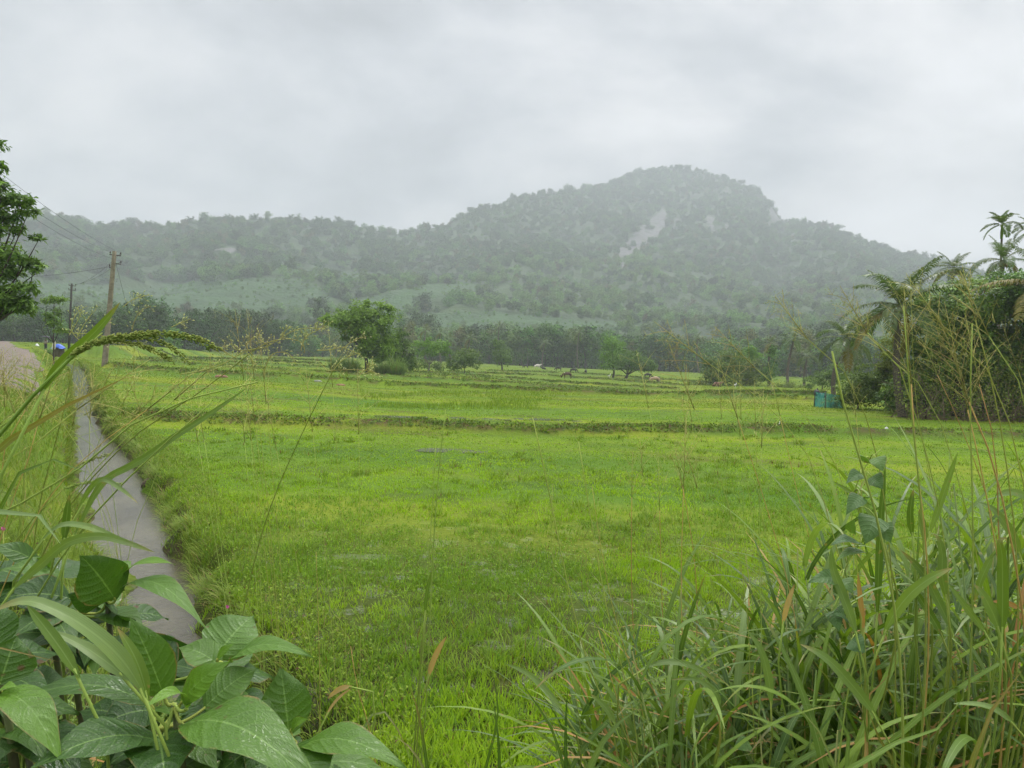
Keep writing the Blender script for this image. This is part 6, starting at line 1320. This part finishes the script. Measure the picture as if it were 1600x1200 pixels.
tussock('pair of slender upright grass stems left of centre with one dry flag leaf', rt, [(q(z6([(240, 1190), (180, 1090), (65, 998)]), 1.6), 10, .6, GUINB), (q(z6([(240, 1000), (212, 850), (158, 678)]), 1.6), 9, .2), (q(z6([(270, 650), (325, 490), (392, 376)]), 1.7), 9, .8, DRYB), (q(z6([(255, 250), (270, 100), (296, -30)]), 1.7), 6, .4), (q([(760, 1195), (778, 1110), (768, 1040)], 1.5), 7, .2), (q(z6([(715, 1040), (700, 900), (680, 758)]), 1.6), 9, .1), (q(z6([(800, 1190), (770, 1100), (735, 1008)]), 1.6), 11, .85)],
        [(q([(668, 1060), (674, 920), (682, 780), (696, 640)], 1.7), .0023, .35), (q([(655, 1100), (664, 980), (672, 850), (681, 690)], 1.72), .0017, .5), (q([(655, 1110), (658, 980)], 1.7), .0012, .2)], 10, .3, fw=.007)
rt = root_at(500, 1.5)
tussock('short dry tan grass bent beside the broad leaf pointing into the field', rt, [(q([(508, 1120), (530, 1090), (552, 1073)], 1.4), 5, .9, DRYB), (q([(550, 1072), (532, 1076), (512, 1092)], 1.4), 8, .9, DRYB), (q([(560, 1150), (590, 1110), (640, 1180)], 1.5), 7, .6, GUINB)], [(q([(500, 1080), (497, 960), (494, 862)], 1.7), .0011, .8), (q([(575, 1130), (560, 1080), (548, 1010)], 1.5), .0014, .85)], 14, .3, fw=.007)
# heart-leaved vine climbing the grass
rt = root_at(1335, 1.32); t = thing('heart_leaf_vine', rt, 'climbing vine with heart-shaped leaves winding up the tall grass', 'vine'); mb = MB()
vp = [rt]+[at(a, b, 1.26) for a, b in [(1325, 1080), (1345, 960), (1320, 890), (1350, 830), (1335, 770), (1362, 715), (1378, 700)]]; VP = spline(vp, 50); tube(mb, VP, np.linspace(.0022, .001, 50), 6, v=.4); mb.build('stem', STEMG, t)
for (bx_, by_, tx, ty, w, cm, up, v) in [(1368, 808, 1352, 846, 46, 1, .2, .40), (1376, 820, 1392, 846, 34, .8, .3, .45), (1345, 850, 1298, 846, 34, .3, 1, .12), (1350, 862, 1306, 872, 26, .2, 1, .85), (1345, 740, 1322, 752, 24, .9, .4, .25), (1362, 745, 1380, 762, 30, .9, .3, .3), (1350, 722, 1338, 706, 26, .6, .8, .8), (1368, 715, 1380, 735, 28, .8, .5, .75), (1345, 775, 1322, 800, 28, .9, .3, .35), (1358, 778, 1372, 775, 26, .3, 1, .85),
                                         (1310, 905, 1262, 905, 30, .8, .5, .35), (1316, 905, 1332, 925, 28, .6, .7, .55), (1330, 1000, 1352, 1018, 34, .9, .4, .2), (1322, 965, 1300, 955, 30, .8, .5, .15), (1330, 832, 1336, 808, 20, .7, .6, .9), (1300, 955, 1312, 985, 26, .8, .5, .3)]:
    B_, T_ = at(bx_, by_, 1.22), at(tx, ty, 1.20); mb = MB(); leafblade(mb, B_, T_, w*1.21/FPX, cm, up, .10, .25, v, HT_, 12, 8, .03); o = mb.build('leaf', HEART, t)
    nn = VP[np.argmin(np.linalg.norm(VP-B_, axis=1))]; m2 = MB(); tube(m2, spline([nn, (nn+B_)/2+[0, 0, .008], B_], 6), .0009, 5); m2.build('petiole', STEMG, o)
for k, (px, py, lb, v0) in enumerate([(1130, 1165, 'small heart-leaved creeper low at the frame bottom inside the grass mass', .7), (1175, 1100, 'small heart-leaved creeper under the wet arching blades', .5)]):
    rt = root_at(px, 1.55); t = thing('creeper', rt, lb, 'creeper', 'small creepers in the grass mass'); mb = MB(); top = at(px, py-40, 1.45); P_ = spline([rt, (rt+top)/2+[.03, 0, 0], top], 14); tube(mb, P_, .0012, 5); mb.build('stem', STEMG, t)
    for j in range(8):
        c = P_[4+j]; a = j*2.2; e_ = c+np.array([math.cos(a)*.05, math.sin(a)*.03-.02, .01*rng.normal()]); mb = MB(); leafblade(mb, c+(e_-c)*.2, e_, .042, .6, .8, .1, .2, v0+rng.normal()*.12, HT_, 10, 6, .03); mb.build('leaf', HEART, t)
# small broad-leaved weeds at the frame bottom
for k, (px, d, lb) in enumerate([(700, 2.75, 'light green creeping weed at the foot of the two slender stems'), (745, 2.85, 'pale green creeping weed with rounded leaves at the frame bottom'), (795, 2.8, 'rounded weed beside the sparse grey-green tussock'), (640, 2.7, 'dark low weed beside the broad leaf pointing into the field'), (850, 2.7, 'low weed under the sparse grey-green tussock'), (600, 2.6, 'low weed half hidden behind the broad pointing leaf')]):
    rt = root_at(px, d); t = thing('creeping_weed', rt, lb, 'weed', 'small weeds along the frame bottom'); mb = MB()
    for j in range(15):
        a = j*2.4; r_ = .03+.012*j*.8; c = rt+np.array([r_*math.cos(a), r_*math.sin(a), .05+.10*rng.random()]); e_ = c+np.array([math.cos(a)*.05, math.sin(a)*.05, .0]); leafblade(mb, c, e_, .036+.012*rng.random(), .3, 1, .1, .2, rng.random(), HT_, 8, 4, .02)
        tube(mb, spline([rt, (rt+c)/2+[0, 0, .02], c], 5), .0012, 4, v=.5)
    mb.build('foliage', HEART, t)
for px, py, lb in [(355, 948, 'tiny pink wildflower at the edge of the ditch bank grass'), (5, 826, 'tiny pink wildflower beside the pale arched blade at the frame edge')]:
    d = 6.6 if px > 100 else 1.6; rt = root_at(px, d); tp = at(px, py, d); t = thing('wildflower', rt, lb, 'flower', 'tiny pink flowers'); mb = MB(); tube(mb, spline([rt, (rt+tp)/2+[.01, 0, 0], tp], 8), .0012 if d < 3 else .003, 5); mb.build('stem', STEMG, t)
    s_ = .006 if d < 3 else .022; mb = MB()
    for j in range(5):
        a = j*1.2566; leafblade(mb, tp, tp+np.array([math.cos(a)*s_, 0, math.sin(a)*s_]), s_*.9, 1, .2, .1, .1, .5, HT_, 6, 4, 0)
    mb.build('petals', plainmat('pink_petal', (.62, .10, .34), .6, .3), t)
